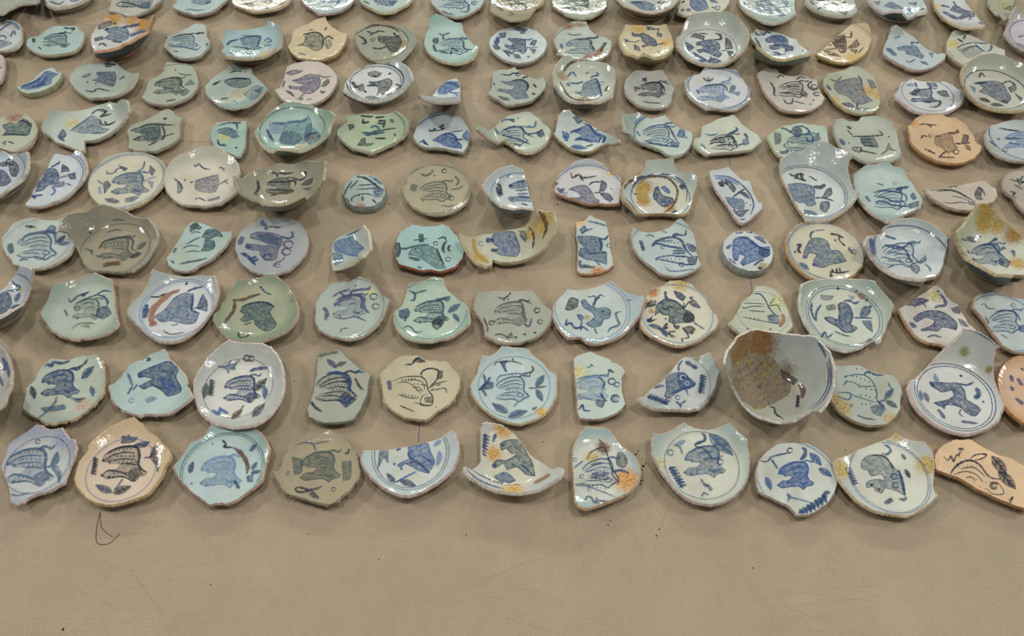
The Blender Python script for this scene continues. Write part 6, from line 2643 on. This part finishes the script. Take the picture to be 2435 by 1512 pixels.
w k 14 1670,300 1740,320 1790,300 1850,310
O 1735 385 26 k
w k 16 1590,340 1650,380 1660,420 1620,420
w k 14 1720,460 1800,470 1880,440
w k 12 1700,340 1740,320
r k 8 270
w o 14 1650,270 1750,240 1900,260 1990,310
t 8c8060 2000 420 90
d k 12 1760,510 1840,510 1900,520
@ 920 0
# aqua bowl shard with tall upper-left tab, left of the oval blue-rimmed plate
c 600 420 270 .42
o 470,125 540,150 600,180 660,210 715,215 740,290 770,350 800,390 840,430 885,445 865,500 830,560 740,600 640,610 520,580 440,540 390,490 360,430 370,330 405,270 405,180
g acccc8 8cb8b0 c8bc9c
B k 650 450 210 0 d .4
d d 10 580,390 620,395 660,400 700,405 600,440 640,445 680,450 620,470 670,485
f k .85 445,370 490,365 500,400 480,430 445,410
w t 18 450,430 470,490 500,490
w t 14 500,485 590,515
w t 12 500,320 540,340 610,315
w t 12 540,340 550,390
w d 14 560,380 700,375 790,380
w t 12 740,400 750,470 830,480
w k 14 620,460 690,500
w k 12 625,490 615,530
# complete small oval plate with neat blue rim line, solid beast and leafy stems
c 1262 420 320 .1
o 1262,258 1350,265 1430,290 1500,335 1540,390 1545,440 1520,500 1460,555 1380,595 1290,608 1200,600 1110,565 1040,510 995,455 980,410 1000,360 1060,305 1150,270
g c8dae0 c8d8de c4bcb8
r n 9 312
f v .95 1170,370 1230,370 1310,375 1340,400 1340,450 1350,480 1320,520 1290,510 1270,480 1200,480 1140,450 1140,430 1200,440 1220,420 1200,400 1170,385
w n 12 1320,380 1370,385 1410,370
f n .9 1210,270 1280,265 1360,280 1330,310 1270,300
w n 12 1280,320 1340,320
w n 30 1050,430 1080,350
f n .85 1080,325 1150,315 1140,360 1100,370
f n .85 1020,440 1060,430 1100,470 1050,480
w n 8 1330,460 1380,460 1460,460
f n .9 1380,430 1410,390 1450,390 1420,450
f n .85 1380,470 1440,480 1415,520
w n 10 1130,490 1190,550
f n .85 1110,485 1180,490 1210,520 1170,520
f n .85 1220,525 1270,530 1295,565 1240,560
w n 10 1200,530 1230,495 1290,500
d n 26 1365,548
O 1285 485 16 l
# grey-green dish with red-brown stains, squared tab on top and dotted blue beast
c 1890 420 290 .38
o 1790,200 1860,200 1925,200 1950,260 1990,310 2050,345 2110,355 2170,400 2165,470 2130,530 2060,570 1980,585 1900,575 1820,570 1740,550 1640,520 1650,490 1625,440 1600,365 1640,300 1700,250
g b4c4bc a4b4a8 c4ac98
B k 1870 450 210 0 d .6
w k 12 1810,385 1900,380 1970,370 2030,360 2020,320
w k 12 1970,380 1980,450 2020,490
w q 34 1880,560 1980,540 2050,500 2080,440
w k 14 2060,500 2110,410
f k .6 2080,420 2125,410 2110,450
t 986c58 1750 250 80
t a08870 1860 240 60
w g 10 1740,320 1790,340 1880,330
w d 20 1680,420 1690,470
O 1760 430 30 d
r g 8 280
@ 1380 0
# yellowish-cream cup base with purple-blue horned beast and blue tulip on its front lip
c 640 430 260 .9
o 445,230 540,240 640,240 740,240 830,230 855,290 890,380 900,440 870,490 820,530 740,550 690,545 640,515 600,520 560,545 500,520 430,500 390,430 375,360 410,300
g d0c8a4 ccc09c c4b488 a09878
f n .9 500,320 560,330 600,320 660,340 720,380 740,430 720,450 660,440 600,460 590,440 640,430 600,400 580,360 500,350
w n 14 500,310 510,330
w n 12 720,430 750,430 820,415
f n .9 640,255 690,265 720,285 650,290
w n 8 700,285 760,280 740,310
f n .85 740,310 790,330 780,360 740,350
f v .9 420,370 470,390 440,410
w n 8 450,400 530,405 580,385
f v .85 520,430 560,450 580,495 520,480
f n .85 580,540 610,512 650,540 620,550
w k 6 710,520 760,490
t c4a060 830 410 80
t c0a068 560 270 100
x 3a4468 .3
# large high-sided cream-blue bowl with dark indigo beast and serrated leaves, second row
c 1240 460 265 .74
o 1080,135 1180,120 1300,110 1420,110 1480,140 1550,200 1610,270 1625,350 1600,440 1560,500 1490,560 1400,610 1300,635 1180,640 1100,610 1020,540 960,470 935,400 940,350 980,330 1000,260 1030,190
g ccd4d0 acb8b0 c8b4a0
f n .95 1120,410 1200,390 1270,380 1330,410 1350,460 1330,490 1370,520 1330,555 1250,520 1190,500 1150,510 1120,480 1190,470 1170,440 1120,440
w k 16 1300,320 1350,340 1350,380 1290,380
f k .85 1060,360 1110,320 1200,350 1190,390 1140,370
w k 10 1150,320 1230,330
f k .9 1400,360 1450,400 1470,470 1400,480
w n 8 1350,490 1410,490
f n .9 1410,490 1480,500 1490,530 1450,560
f n .9 1010,400 1060,430 1100,460 1040,500
f n .95 1080,500 1140,530 1220,580 1150,590
f n .95 1220,600 1280,560 1370,595 1300,610
w n 10 1260,540 1250,580 1150,600
O 1295 425 18 p
r l 7 262
t b09c80 1480 560 80
# half dish with diagonal upper-right break, cobalt crouching beast and ochre-tinted rim
c 1900 440 270 .75
o 1700,275 1760,290 1860,305 1950,330 2030,365 2090,380 2110,420 2160,465 2200,495 2230,490 2220,510 2120,530 2040,550 1960,565 1860,550 1780,500 1700,430 1650,370 1635,320 1680,310
g c8d4d8 b4bcb8 c8b88c 6c8478
f n .85 1780,380 1860,340 1940,340 2000,380 2010,430 2060,450 2050,490 1990,490 1960,460 1880,480 1830,470 1820,440 1880,430 1850,410 1800,410
f b .7 1860,350 1950,350 1990,400 1900,400
w n 12 1850,440 1960,440 2040,460
w n 14 1740,310 1760,340 1800,310 1850,330
w k 12 1690,300 1700,330 1740,340
f v .8 1680,360 1720,400 1750,470 1710,430
f n .8 1840,510 1900,500 1950,530 1880,535
w n 10 1960,530 1990,490 2060,480
f n .85 2140,485 2175,488 2155,500
t b8a058 1700 460 60
x 38507c .4
@ 1835 0
# tan quarter dish with dark brown beast and brown fan leaves, long left break
c 640 400 330 .3
o 760,235 850,220 930,220 960,300 962,400 930,480 870,550 790,590 700,605 600,590 520,560 460,540 425,520 480,485 540,430 600,370 660,320 720,270
g d0c09c c4ac90 c8b070
f o .95 580,400 640,350 700,330 720,400 715,500 670,510 640,480 600,440
f k .5 600,390 700,350 700,450 640,450
w o 14 700,350 760,360 770,300
f o .9 720,470 780,420 820,380 850,430 820,460
f o .85 750,475 830,480 810,520
f o .9 500,490 580,500 670,550 560,530
w o 9 500,490 600,470 700,470
w k 10 540,430 580,440
w o 8 830,520 890,450
r y 6 330
r g 5 345
t c0a868 800 560 120
# pale blue triangular shard with smoky peak and faint beast with small tail loop
c 1340 470 330 .36
o 1160,250 1200,235 1250,265 1320,320 1390,370 1450,430 1520,480 1600,520 1650,505 1685,520 1670,570 1600,620 1520,660 1420,675 1340,665 1240,620 1150,570 1080,520 1075,480 1100,410 1130,340
g b8c8d0 a4b4b8 c0b0a4
f d .8 1210,460 1300,440 1400,450 1430,500 1470,540 1450,570 1380,540 1300,520 1290,490 1220,480
w n 12 1360,440 1350,410 1410,415 1410,390
w d 34 1110,460 1200,540
w d 10 1290,580 1330,600 1390,570
f d .7 1430,590 1490,600 1510,630 1450,610
f d .6 1510,510 1560,510 1550,560
w l 20 1180,370 1240,350
t 98a498 1210 300 110
# yellow-tinged small shard hidden partly behind round buff-rimmed bowl, sketchy beast
c 1950 480 310 .3
o 1750,300 1830,270 1880,310 1960,350 2050,400 2150,440 2250,480 2260,560 2200,650 2080,690 1960,680 1860,640 1780,590 1720,540 1685,500 1690,400
g c0c8bc b0bcb4 c0ac9c
w v 14 1950,410 2050,420 2110,420 2120,470 2080,500
w n 12 1960,420 2000,460 2060,500
w k 16 1790,370 1850,410
w k 12 1850,380 1870,340
w g 10 1780,470 1850,430 1950,410
w g 10 1840,500 1900,460 1980,440
f g .4 1800,480 1950,440 2040,500 1900,560
f g .5 1700,480 1760,560 1740,540
t b8ac70 1730 420 100
# grey-white bowl wall spike cut off by the right frame edge at the top corner
c 2560 370 280 .85
o 2370,55 2400,70 2420,150 2480,220 2600,260 2760,300 2780,420 2700,520 2560,560 2470,540 2400,490 2340,460 2290,430 2265,370 2265,300 2290,220 2320,130
g c4c0cc a4aca4 c4bcb4
f v .6 2340,410 2420,430 2440,460 2370,450
w v 12 2380,360 2430,340
r v 8 260
x 33335c .6
@ 0 0
# dull green-grey bowl base cut off by the top left corner of the frame
c 60 -100 300 .4
o -180,-200 0,-240 200,-220 330,-150 380,-60 375,0 330,25 240,35 160,50 80,90 30,120 -80,140 -220,100 -300,-30
g aab0a4 a0a89c b8b8a8 5c6c64
f d .4 0,-60 150,-80 200,-10 80,0
x 3a4c50 .4
# bowl with dark blue sponged outside at the top edge, right of corner bowl
c 640 -80 290 .95
o 390,-60 450,-180 600,-230 760,-220 880,-150 900,-60 860,-10 800,20 730,70 640,95 540,80 470,50 420,20
g c4ccd0 b0bcc0 c4bcac 53726e
f b .7 640,-40 760,-60 780,0 700,20
w k 12 480,10 560,40 620,10
t c4a888 620 60 60
x 2a4468 .6
# pale shard with scribbled dotted beast touching the orange-rimmed bowl at the top
c 1290 -50 330 .2
o 1070,30 1090,-60 1180,-170 1330,-200 1480,-150 1560,-60 1545,10 1480,60 1400,110 1320,145 1230,160 1160,130 1045,105
g b8bcb0 b0b8ac b8b0a0
f d .5 1180,-60 1380,-70 1480,-10 1440,80 1300,70 1180,60
w k 12 1120,50 1170,20 1280,40 1400,80 1440,60
w k 10 1120,50 1180,65 1300,65
f d .85 1360,40 1450,10 1440,80 1380,80
d k 10 1240,15 1290,20 1340,25 1200,45 1250,52 1300,58
t a8b4ac 1200 140 40
# light blue flat shard with curling line at the top edge, fourth from left
c 1940 -60 340 .25
o 1700,20 1720,-90 1820,-180 2000,-200 2150,-150 2220,-60 2190,0 2130,50 2060,100 1970,130 1880,145 1790,120 1700,90 1660,65
g b0c8cc acc4c8 b4aca0
f d .6 1850,-60 2000,-80 2040,20 1960,50 1850,30
w d 10 1780,100 1830,90 1900,100 1980,90
w k 12 1980,30 2040,20
@ 460 0
# cream shard with grey leaf shapes cut by the top edge, fifth from left
c 650 -90 330 .3
o 370,20 380,-80 480,-180 640,-220 800,-190 920,-110 950,-20 920,20 860,60 780,90 680,105 570,115 470,75 400,50
g d0ccb4 c8c4ac c4b490 9a9478
f g .65 470,40 520,25 590,35 570,60
f g .65 600,80 680,60 730,85 660,85
f d .6 600,-40 740,-60 760,20 680,20
f g .5 800,30 900,10 850,50
# pale blue shard with sketchy lines and a grey leaf, sixth along top edge
c 1300 -80 320 .32
o 1035,0 1060,-90 1180,-190 1340,-210 1480,-160 1560,-70 1550,0 1500,50 1420,100 1320,125 1210,135 1130,80 1070,40
g b4ccd0 a8c0c4 b4a49c
w d 10 1220,10 1300,20 1400,10
f g .6 1240,60 1320,60 1350,80 1280,85
w d 10 1380,40 1400,0
f d .6 1240,-60 1400,-70 1450,20 1380,30
w k 12 1100,20 1140,30
O 1490 10 26 d
# light bowl shard with dense blue dotted beast at the top edge, seventh from left
c 1860 -90 320 .4
o 1600,0 1620,-90 1740,-190 1900,-210 2050,-160 2130,-60 2120,-10 2080,30 1990,80 1930,110 1860,120 1780,110 1700,70 1640,40
g b8ccc8 acc0b4 c4bc98
f b .6 1740,-60 1900,-80 1960,0 1900,60 1800,40 1740,10
d k 14 1760,10 1800,15 1840,20 1780,45 1820,40 1860,45
f n .6 1880,20 1970,10 1920,60
w k 10 1640,10 1700,40
@ 920 0
# pale aqua shard with spiral and dotted rows, above the tabbed aqua bowl
c 680 -60 330 .3
o 415,0 430,-90 540,-180 700,-200 860,-160 940,-60 945,0 900,70 820,120 740,155 660,165 560,140 490,90 440,40
g b4ccd0 a4c0bc b4ac9c
B k 660 10 220 0 d .4
d k 12 590,50 620,50 650,50 680,55 600,85 640,85 680,90 560,55
O 845 30 34 d
O 845 30 14 d
w k 12 530,100 570,125 650,145
w d 14 700,110 780,110 790,40
w d 9 640,20 780,20
# olive-tan bowl shard with chipped right side and grey beast wash at the top edge
c 1260 -60 300 .4
o 1000,60 1010,-60 1100,-170 1260,-200 1420,-160 1520,-60 1525,0 1500,40 1440,70 1410,110 1370,160 1290,185 1180,190 1100,150 1030,120 1000,90
g b0a88c a8a088 b8ac88
f g .75 1150,0 1260,-20 1390,60 1360,95 1280,90 1160,80 1200,50
w g 18 1030,20 1090,80 1120,110
w g 12 1180,110 1220,140 1160,150
# pale green shard with tangle of dark leaves at the top edge above rust-stained dish
c 1850 -50 330 .3
o 1595,20 1600,-80 1720,-180 1880,-200 2040,-150 2120,-60 2125,60 2060,120 1970,165 1860,175 1760,150 1670,100 1605,60
g b4c0b0 a4b4a4 bcb8a0
f g .7 1710,0 1850,-30 1940,0 1950,80 1870,60 1760,40
f k .7 1900,0 1960,0 1930,80 1880,60
w k 12 1690,80 1780,80 1860,100 1900,105
w g 12 1800,70 1850,110
w k 12 2010,60 2040,20
w g 9 1700,30 1780,40
@ 1380 0
# thick tan cup with black brushwork on its outside and patched grey square, top row
c 640 0 280 1.1
o 340,-20 400,-130 520,-190 680,-200 850,-170 940,-70 950,0 900,50 830,90 720,120 620,115 520,85 420,50
g bcc4c0 b0bcb4 c4a888 a89c78
f d .8 500,30 600,10 680,30 780,90 700,105 600,95 540,60
w n 20 480,30 540,20 600,30
w k 16 740,30 780,15
w k 16 780,40 830,15
O 820 75 22 k
x 2c3634 .55
# cream shard on little foot with cobalt spotted beast, tucked behind large indigo-beast bowl
c 1190 0 300 .35
o 950,40 980,-80 1080,-150 1220,-180 1370,-130 1440,-40 1440,20 1400,80 1330,130 1200,155 1060,155 980,140 935,120
g ccd0c0 b8c4c4 c8c49c
f b .85 1060,-20 1180,-30 1240,80 1150,110 1090,90 1060,50
f v .85 970,90 1000,85 1000,110 975,110
f v .85 1020,90 1060,85 1060,110 1030,105
O 1325 78 32 k
d k 20 1275,73
w d 24 1250,0 1330,30
w k 14 970,30 1010,10
# pale blue-green bowl with watery grey-blue beast at the top edge, right of centre
c 1810 -20 320 .42
o 1530,0 1550,-90 1660,-170 1830,-190 1990,-140 2080,-50 2070,60 2088,130 2040,160 1980,195 1880,225 1780,210 1680,160 1600,110 1550,60
g b4c8c8 a4bcb8 c4b8a4 6c7c78
f d .65 1700,20 1800,0 1880,60 1980,150 1930,160 1820,130 1730,120 1690,60
w d 14 1570,10 1600,70
f d .5 1930,0 2010,20 1990,60
w k 9 1820,195 1880,200
w d 10 1910,70 2050,60
@ 1835 0
# grey-green bowl shard with wavy near rim and wiry black beast at the top edge
c 590 0 280 .9
o 330,20 350,-80 450,-150 590,-170 720,-120 780,-30 830,95 790,150 730,180 660,180 600,160 550,140 500,160 430,160 360,120 335,80
g b4c0b8 a8b4ac b8b8a4 5a6c68
w k 12 370,10 450,5 550,5 620,40 660,80
w k 12 370,10 400,35 470,25
w k 10 430,100 480,70 530,60
w k 10 430,100 450,115
f k .6 660,120 730,110 720,160
w k 12 690,40 710,10
w g 9 660,90 760,60
x 34443c .5
# deep bowl with notched front rim, dark blue and green outside, at the top edge
c 1210 30 260 1.0
o 910,0 960,-90 1060,-150 1210,-170 1360,-120 1440,-40 1500,80 1490,110 1400,130 1330,180 1290,140 1260,100 1170,100 1060,125 990,110 940,60
g bcccd0 b0c0c0 c8c0bc 587870
f d .8 1080,60 1150,20 1220,50 1290,90 1200,90
f d .7 1300,90 1360,70 1360,130 1310,140
f k .6 980,20 1050,10 1030,50
f d .7 1310,30 1400,20 1390,60
w k 12 1440,100 1470,80
x 26405a .65
# triangular half dish with violet-cobalt beast and long diagonal right break at the top
c 1780 30 320 .4
o 1560,0 1580,-80 1700,-130 1800,-110 1850,-20 1880,30 1920,80 1960,130 2010,190 2065,245 2030,265 1950,265 1860,265 1780,240 1700,200 1630,140 1580,80
g c8d0d4 bcc0c0 c8b890
f v .95 1720,100 1770,50 1850,90 1950,120 1960,160 1880,170 1820,190 1790,170 1850,140 1780,120
w v 18 1630,50 1720,70
w v 30 1650,110 1800,190
w v 12 1750,10 1780,60
w v 16 2000,210 2050,240
w v 10 1900,190 1930,170
t c4b070 1590 60 60
# dull olive bowl fragment touching the upper right corner spike, black smudges
c 2330 -20 290 .3
o 2090,20 2110,-80 2220,-150 2340,-150 2380,-100 2340,20 2310,110 2290,150 2270,175 2250,185 2220,145 2170,130 2120,70
g a8b0a0 a0a894 c4bcac
f k .6 2240,90 2290,60 2360,60 2340,100
w k 12 2380,20 2430,40
t 9c9870 2240 60 120
"""

# ---------------------------------------------------------------- build every shard
for _i, _rec in enumerate(parse(SHARDS)):
    build_shard(_rec, _i)

# ---------------------------------------------------------------- small marks lying on the floor
def flat_mat(name, hexc, rough=.8):
    m, nt, N, L = new_mat(name)
    out = N.new('ShaderNodeOutputMaterial'); b = N.new('ShaderNodeBsdfPrincipled')
    L.new(b.outputs[0], out.inputs[0])
    n = N.new('ShaderNodeTexNoise'); n.inputs['Scale'].default_value = 200
    mc = N.new('ShaderNodeMix'); mc.data_type = 'RGBA'
    c = srgb(hexc)
    mc.inputs[6].default_value = (*c, 1); mc.inputs[7].default_value = (*[v * 1.6 for v in c], 1)
    L.new(n.outputs['Fac'], mc.inputs[0]); L.new(mc.outputs[2], b.inputs['Base Color'])
    b.inputs['Roughness'].default_value = rough
    return m

def floor_line(name, P, w_px, mat, lift=0.0003):
    P = catmull(np.array(P, float), False, 6)
    g = ground(P[:, 0], P[:, 1], lift)[:, :2]
    g = resample(g, .004, False)
    w = w_px / px_per_m(*P[len(P) // 2]) * .5
    t = np.gradient(g, axis=0); t /= np.maximum(np.linalg.norm(t, axis=1), 1e-9)[:, None]
    n = np.stack([-t[:, 1], t[:, 0]], 1) * w
    V = []
    for q, k in zip(g, n):
        V += [(q[0] - k[0], q[1] - k[1], lift * .4), (q[0], q[1], lift + w * .3), (q[0] + k[0], q[1] + k[1], lift * .4)]
    F = []
    for i in range(len(g) - 1):
        for a in (0, 1):
            F.append((i * 3 + a, (i + 1) * 3 + a, (i + 1) * 3 + a + 1, i * 3 + a + 1))
    return link_mesh(name, V, F, mat, None)

PENCIL = flat_mat('faint_pencil', '8a7c6a')
INK = flat_mat('violet_ink', '5c5470')
for _P, _w, _m in [
        ([(0, 937), (30, 936), (60, 937)], 2, PENCIL), ([(880, 912), (905, 914)], 1.6, PENCIL), ([(1090, 942), (1120, 944)], 2, PENCIL),
        ([(1320, 1145), (1365, 1146)], 2, PENCIL), ([(1490, 947), (1520, 948)], 1.8, PENCIL), ([(1560, 1115), (1580, 1116)], 1.6, PENCIL),
        ([(998, 1010), (996, 1030), (995, 1052)], 2.2, INK), ([(1405, 630), (1403, 668)], 1.8, PENCIL), ([(1390, 625), (1392, 672)], 1.4, PENCIL),
        ([(1735, 372), (1736, 392)], 2.2, INK), ([(1760, 536), (1761, 548)], 2, INK), ([(1784, 660), (1788, 690)], 2.2, INK),
        ([(882, 372), (880, 412)], 1.6, PENCIL), ([(862, 512), (860, 536)], 1.6, PENCIL), ([(1168, 553), (1195, 512)], 2.4, PENCIL),
        ([(1085, 640), (1120, 612)], 2, PENCIL), ([(1110, 672), (1140, 650)], 1.6, PENCIL), ([(272, 336), (300, 336)], 1.6, PENCIL),
        ([(425, 336), (500, 337)], 1.6, PENCIL), ([(640, 46), (700, 40), (740, 40)], 1.8, PENCIL), ([(980, 18), (1010, 14)], 1.6, PENCIL),
        ([(800, 420), (830, 380), (860, 368)], 1.4, PENCIL), ([(1730, 436), (1770, 446)], 1.6, PENCIL), ([(1855, 640), (1900, 666), (1925, 690)], 2, PENCIL),
        ([(1590, 1205), (1575, 1240), (1560, 1290), (1556, 1310)], 2, PENCIL), ([(195, 60), (228, 58)], 1.6, PENCIL),
        ([(1440, 240), (1480, 244)], 1.5, PENCIL), ([(1790, 241), (1840, 243)], 1.5, PENCIL), ([(2050, 783), (2110, 786)], 2, PENCIL),
        ([(1730, 900), (1738, 860)], 1.4, PENCIL), ([(1900, 785), (1935, 790)], 1.4, PENCIL), ([(1680, 470), (1674, 440)], 1.2, PENCIL)]:
    _o = floor_line('pencil_line', _P, _w, _m)
    _o.parent = fl
HAIR = flat_mat('dark_hair', '3c342c', .5)
_h = floor_line('hair', [(238, 1215), (232, 1240), (228, 1270), (230, 1290), (245, 1294), (262, 1290), (285, 1268)], 1.6, HAIR, .0008)
_h['label'] = 'thin dark curled hair on the floor below the peach-cream oval shard'
_h['category'] = 'hair'
_h = floor_line('hair', [(238, 1222), (240, 1250), (250, 1264), (268, 1276)], 1.4, HAIR, .0008)
_h['label'] = 'short finer hair beside the longer curled hair, front left floor'
_h['category'] = 'hair'

DIRT = flat_mat('dark_soil', '30281f', .9)
_rng = np.random.default_rng(5)
_V, _F = [], []
for _x, _y, _s in [(1512, 1080, 5), (1518, 1072, 4), (1530, 1108, 6), (1536, 1102, 4), (1526, 1116, 4), (1524, 1142, 7), (1523, 1150, 5), (1562, 1115, 4),
                   (1568, 1258, 4), (1561, 1273, 4), (1446, 1248, 4), (1452, 1238, 3), (2092, 1182, 5), (1108, 1272, 3), (733, 1270, 3), (1326, 486, 4),
                   (2010, 1070, 3), (1478, 520, 3), (1852, 264, 6), (1872, 276, 3), (1645, 172, 4), (788, 525, 3), (1140, 660, 3), (1290, 1050, 3),
                   (1006, 158, 3), (830, 165, 3), (2170, 350, 3), (2160, 405, 3), (925, 484, 4), (1362, 560, 3), (244, 885, 3), (172, 644, 3), (1740, 990, 3),
                   (380, 38, 3), (150, 1495, 7), (500, 1390, 3), (900, 1330, 3), (1790, 1350, 3), (1250, 1400, 2), (1450, 890, 3), (700, 905, 3)]:
    _c = ground(_x, _y, 0.0006); _r = _s / px_per_m(_x, _y) * .55
    _b = len(_V)
    for _k in range(6):
        _a = _k * math.pi / 3; _q = _r * _rng.uniform(.6, 1.3)
        _V.append((_c[0] + math.cos(_a) * _q, _c[1] + math.sin(_a) * _q, .0002))
    _V.append((_c[0], _c[1], _r * .8))
    _F += [(_b + _k, _b + (_k + 1) % 6, _b + 6) for _k in range(6)] + [tuple(_b + _k for _k in range(5, -1, -1))]
_o = link_mesh('dirt_specks', _V, _F, DIRT, fl, smooth=False)
_o['kind'] = 'stuff'
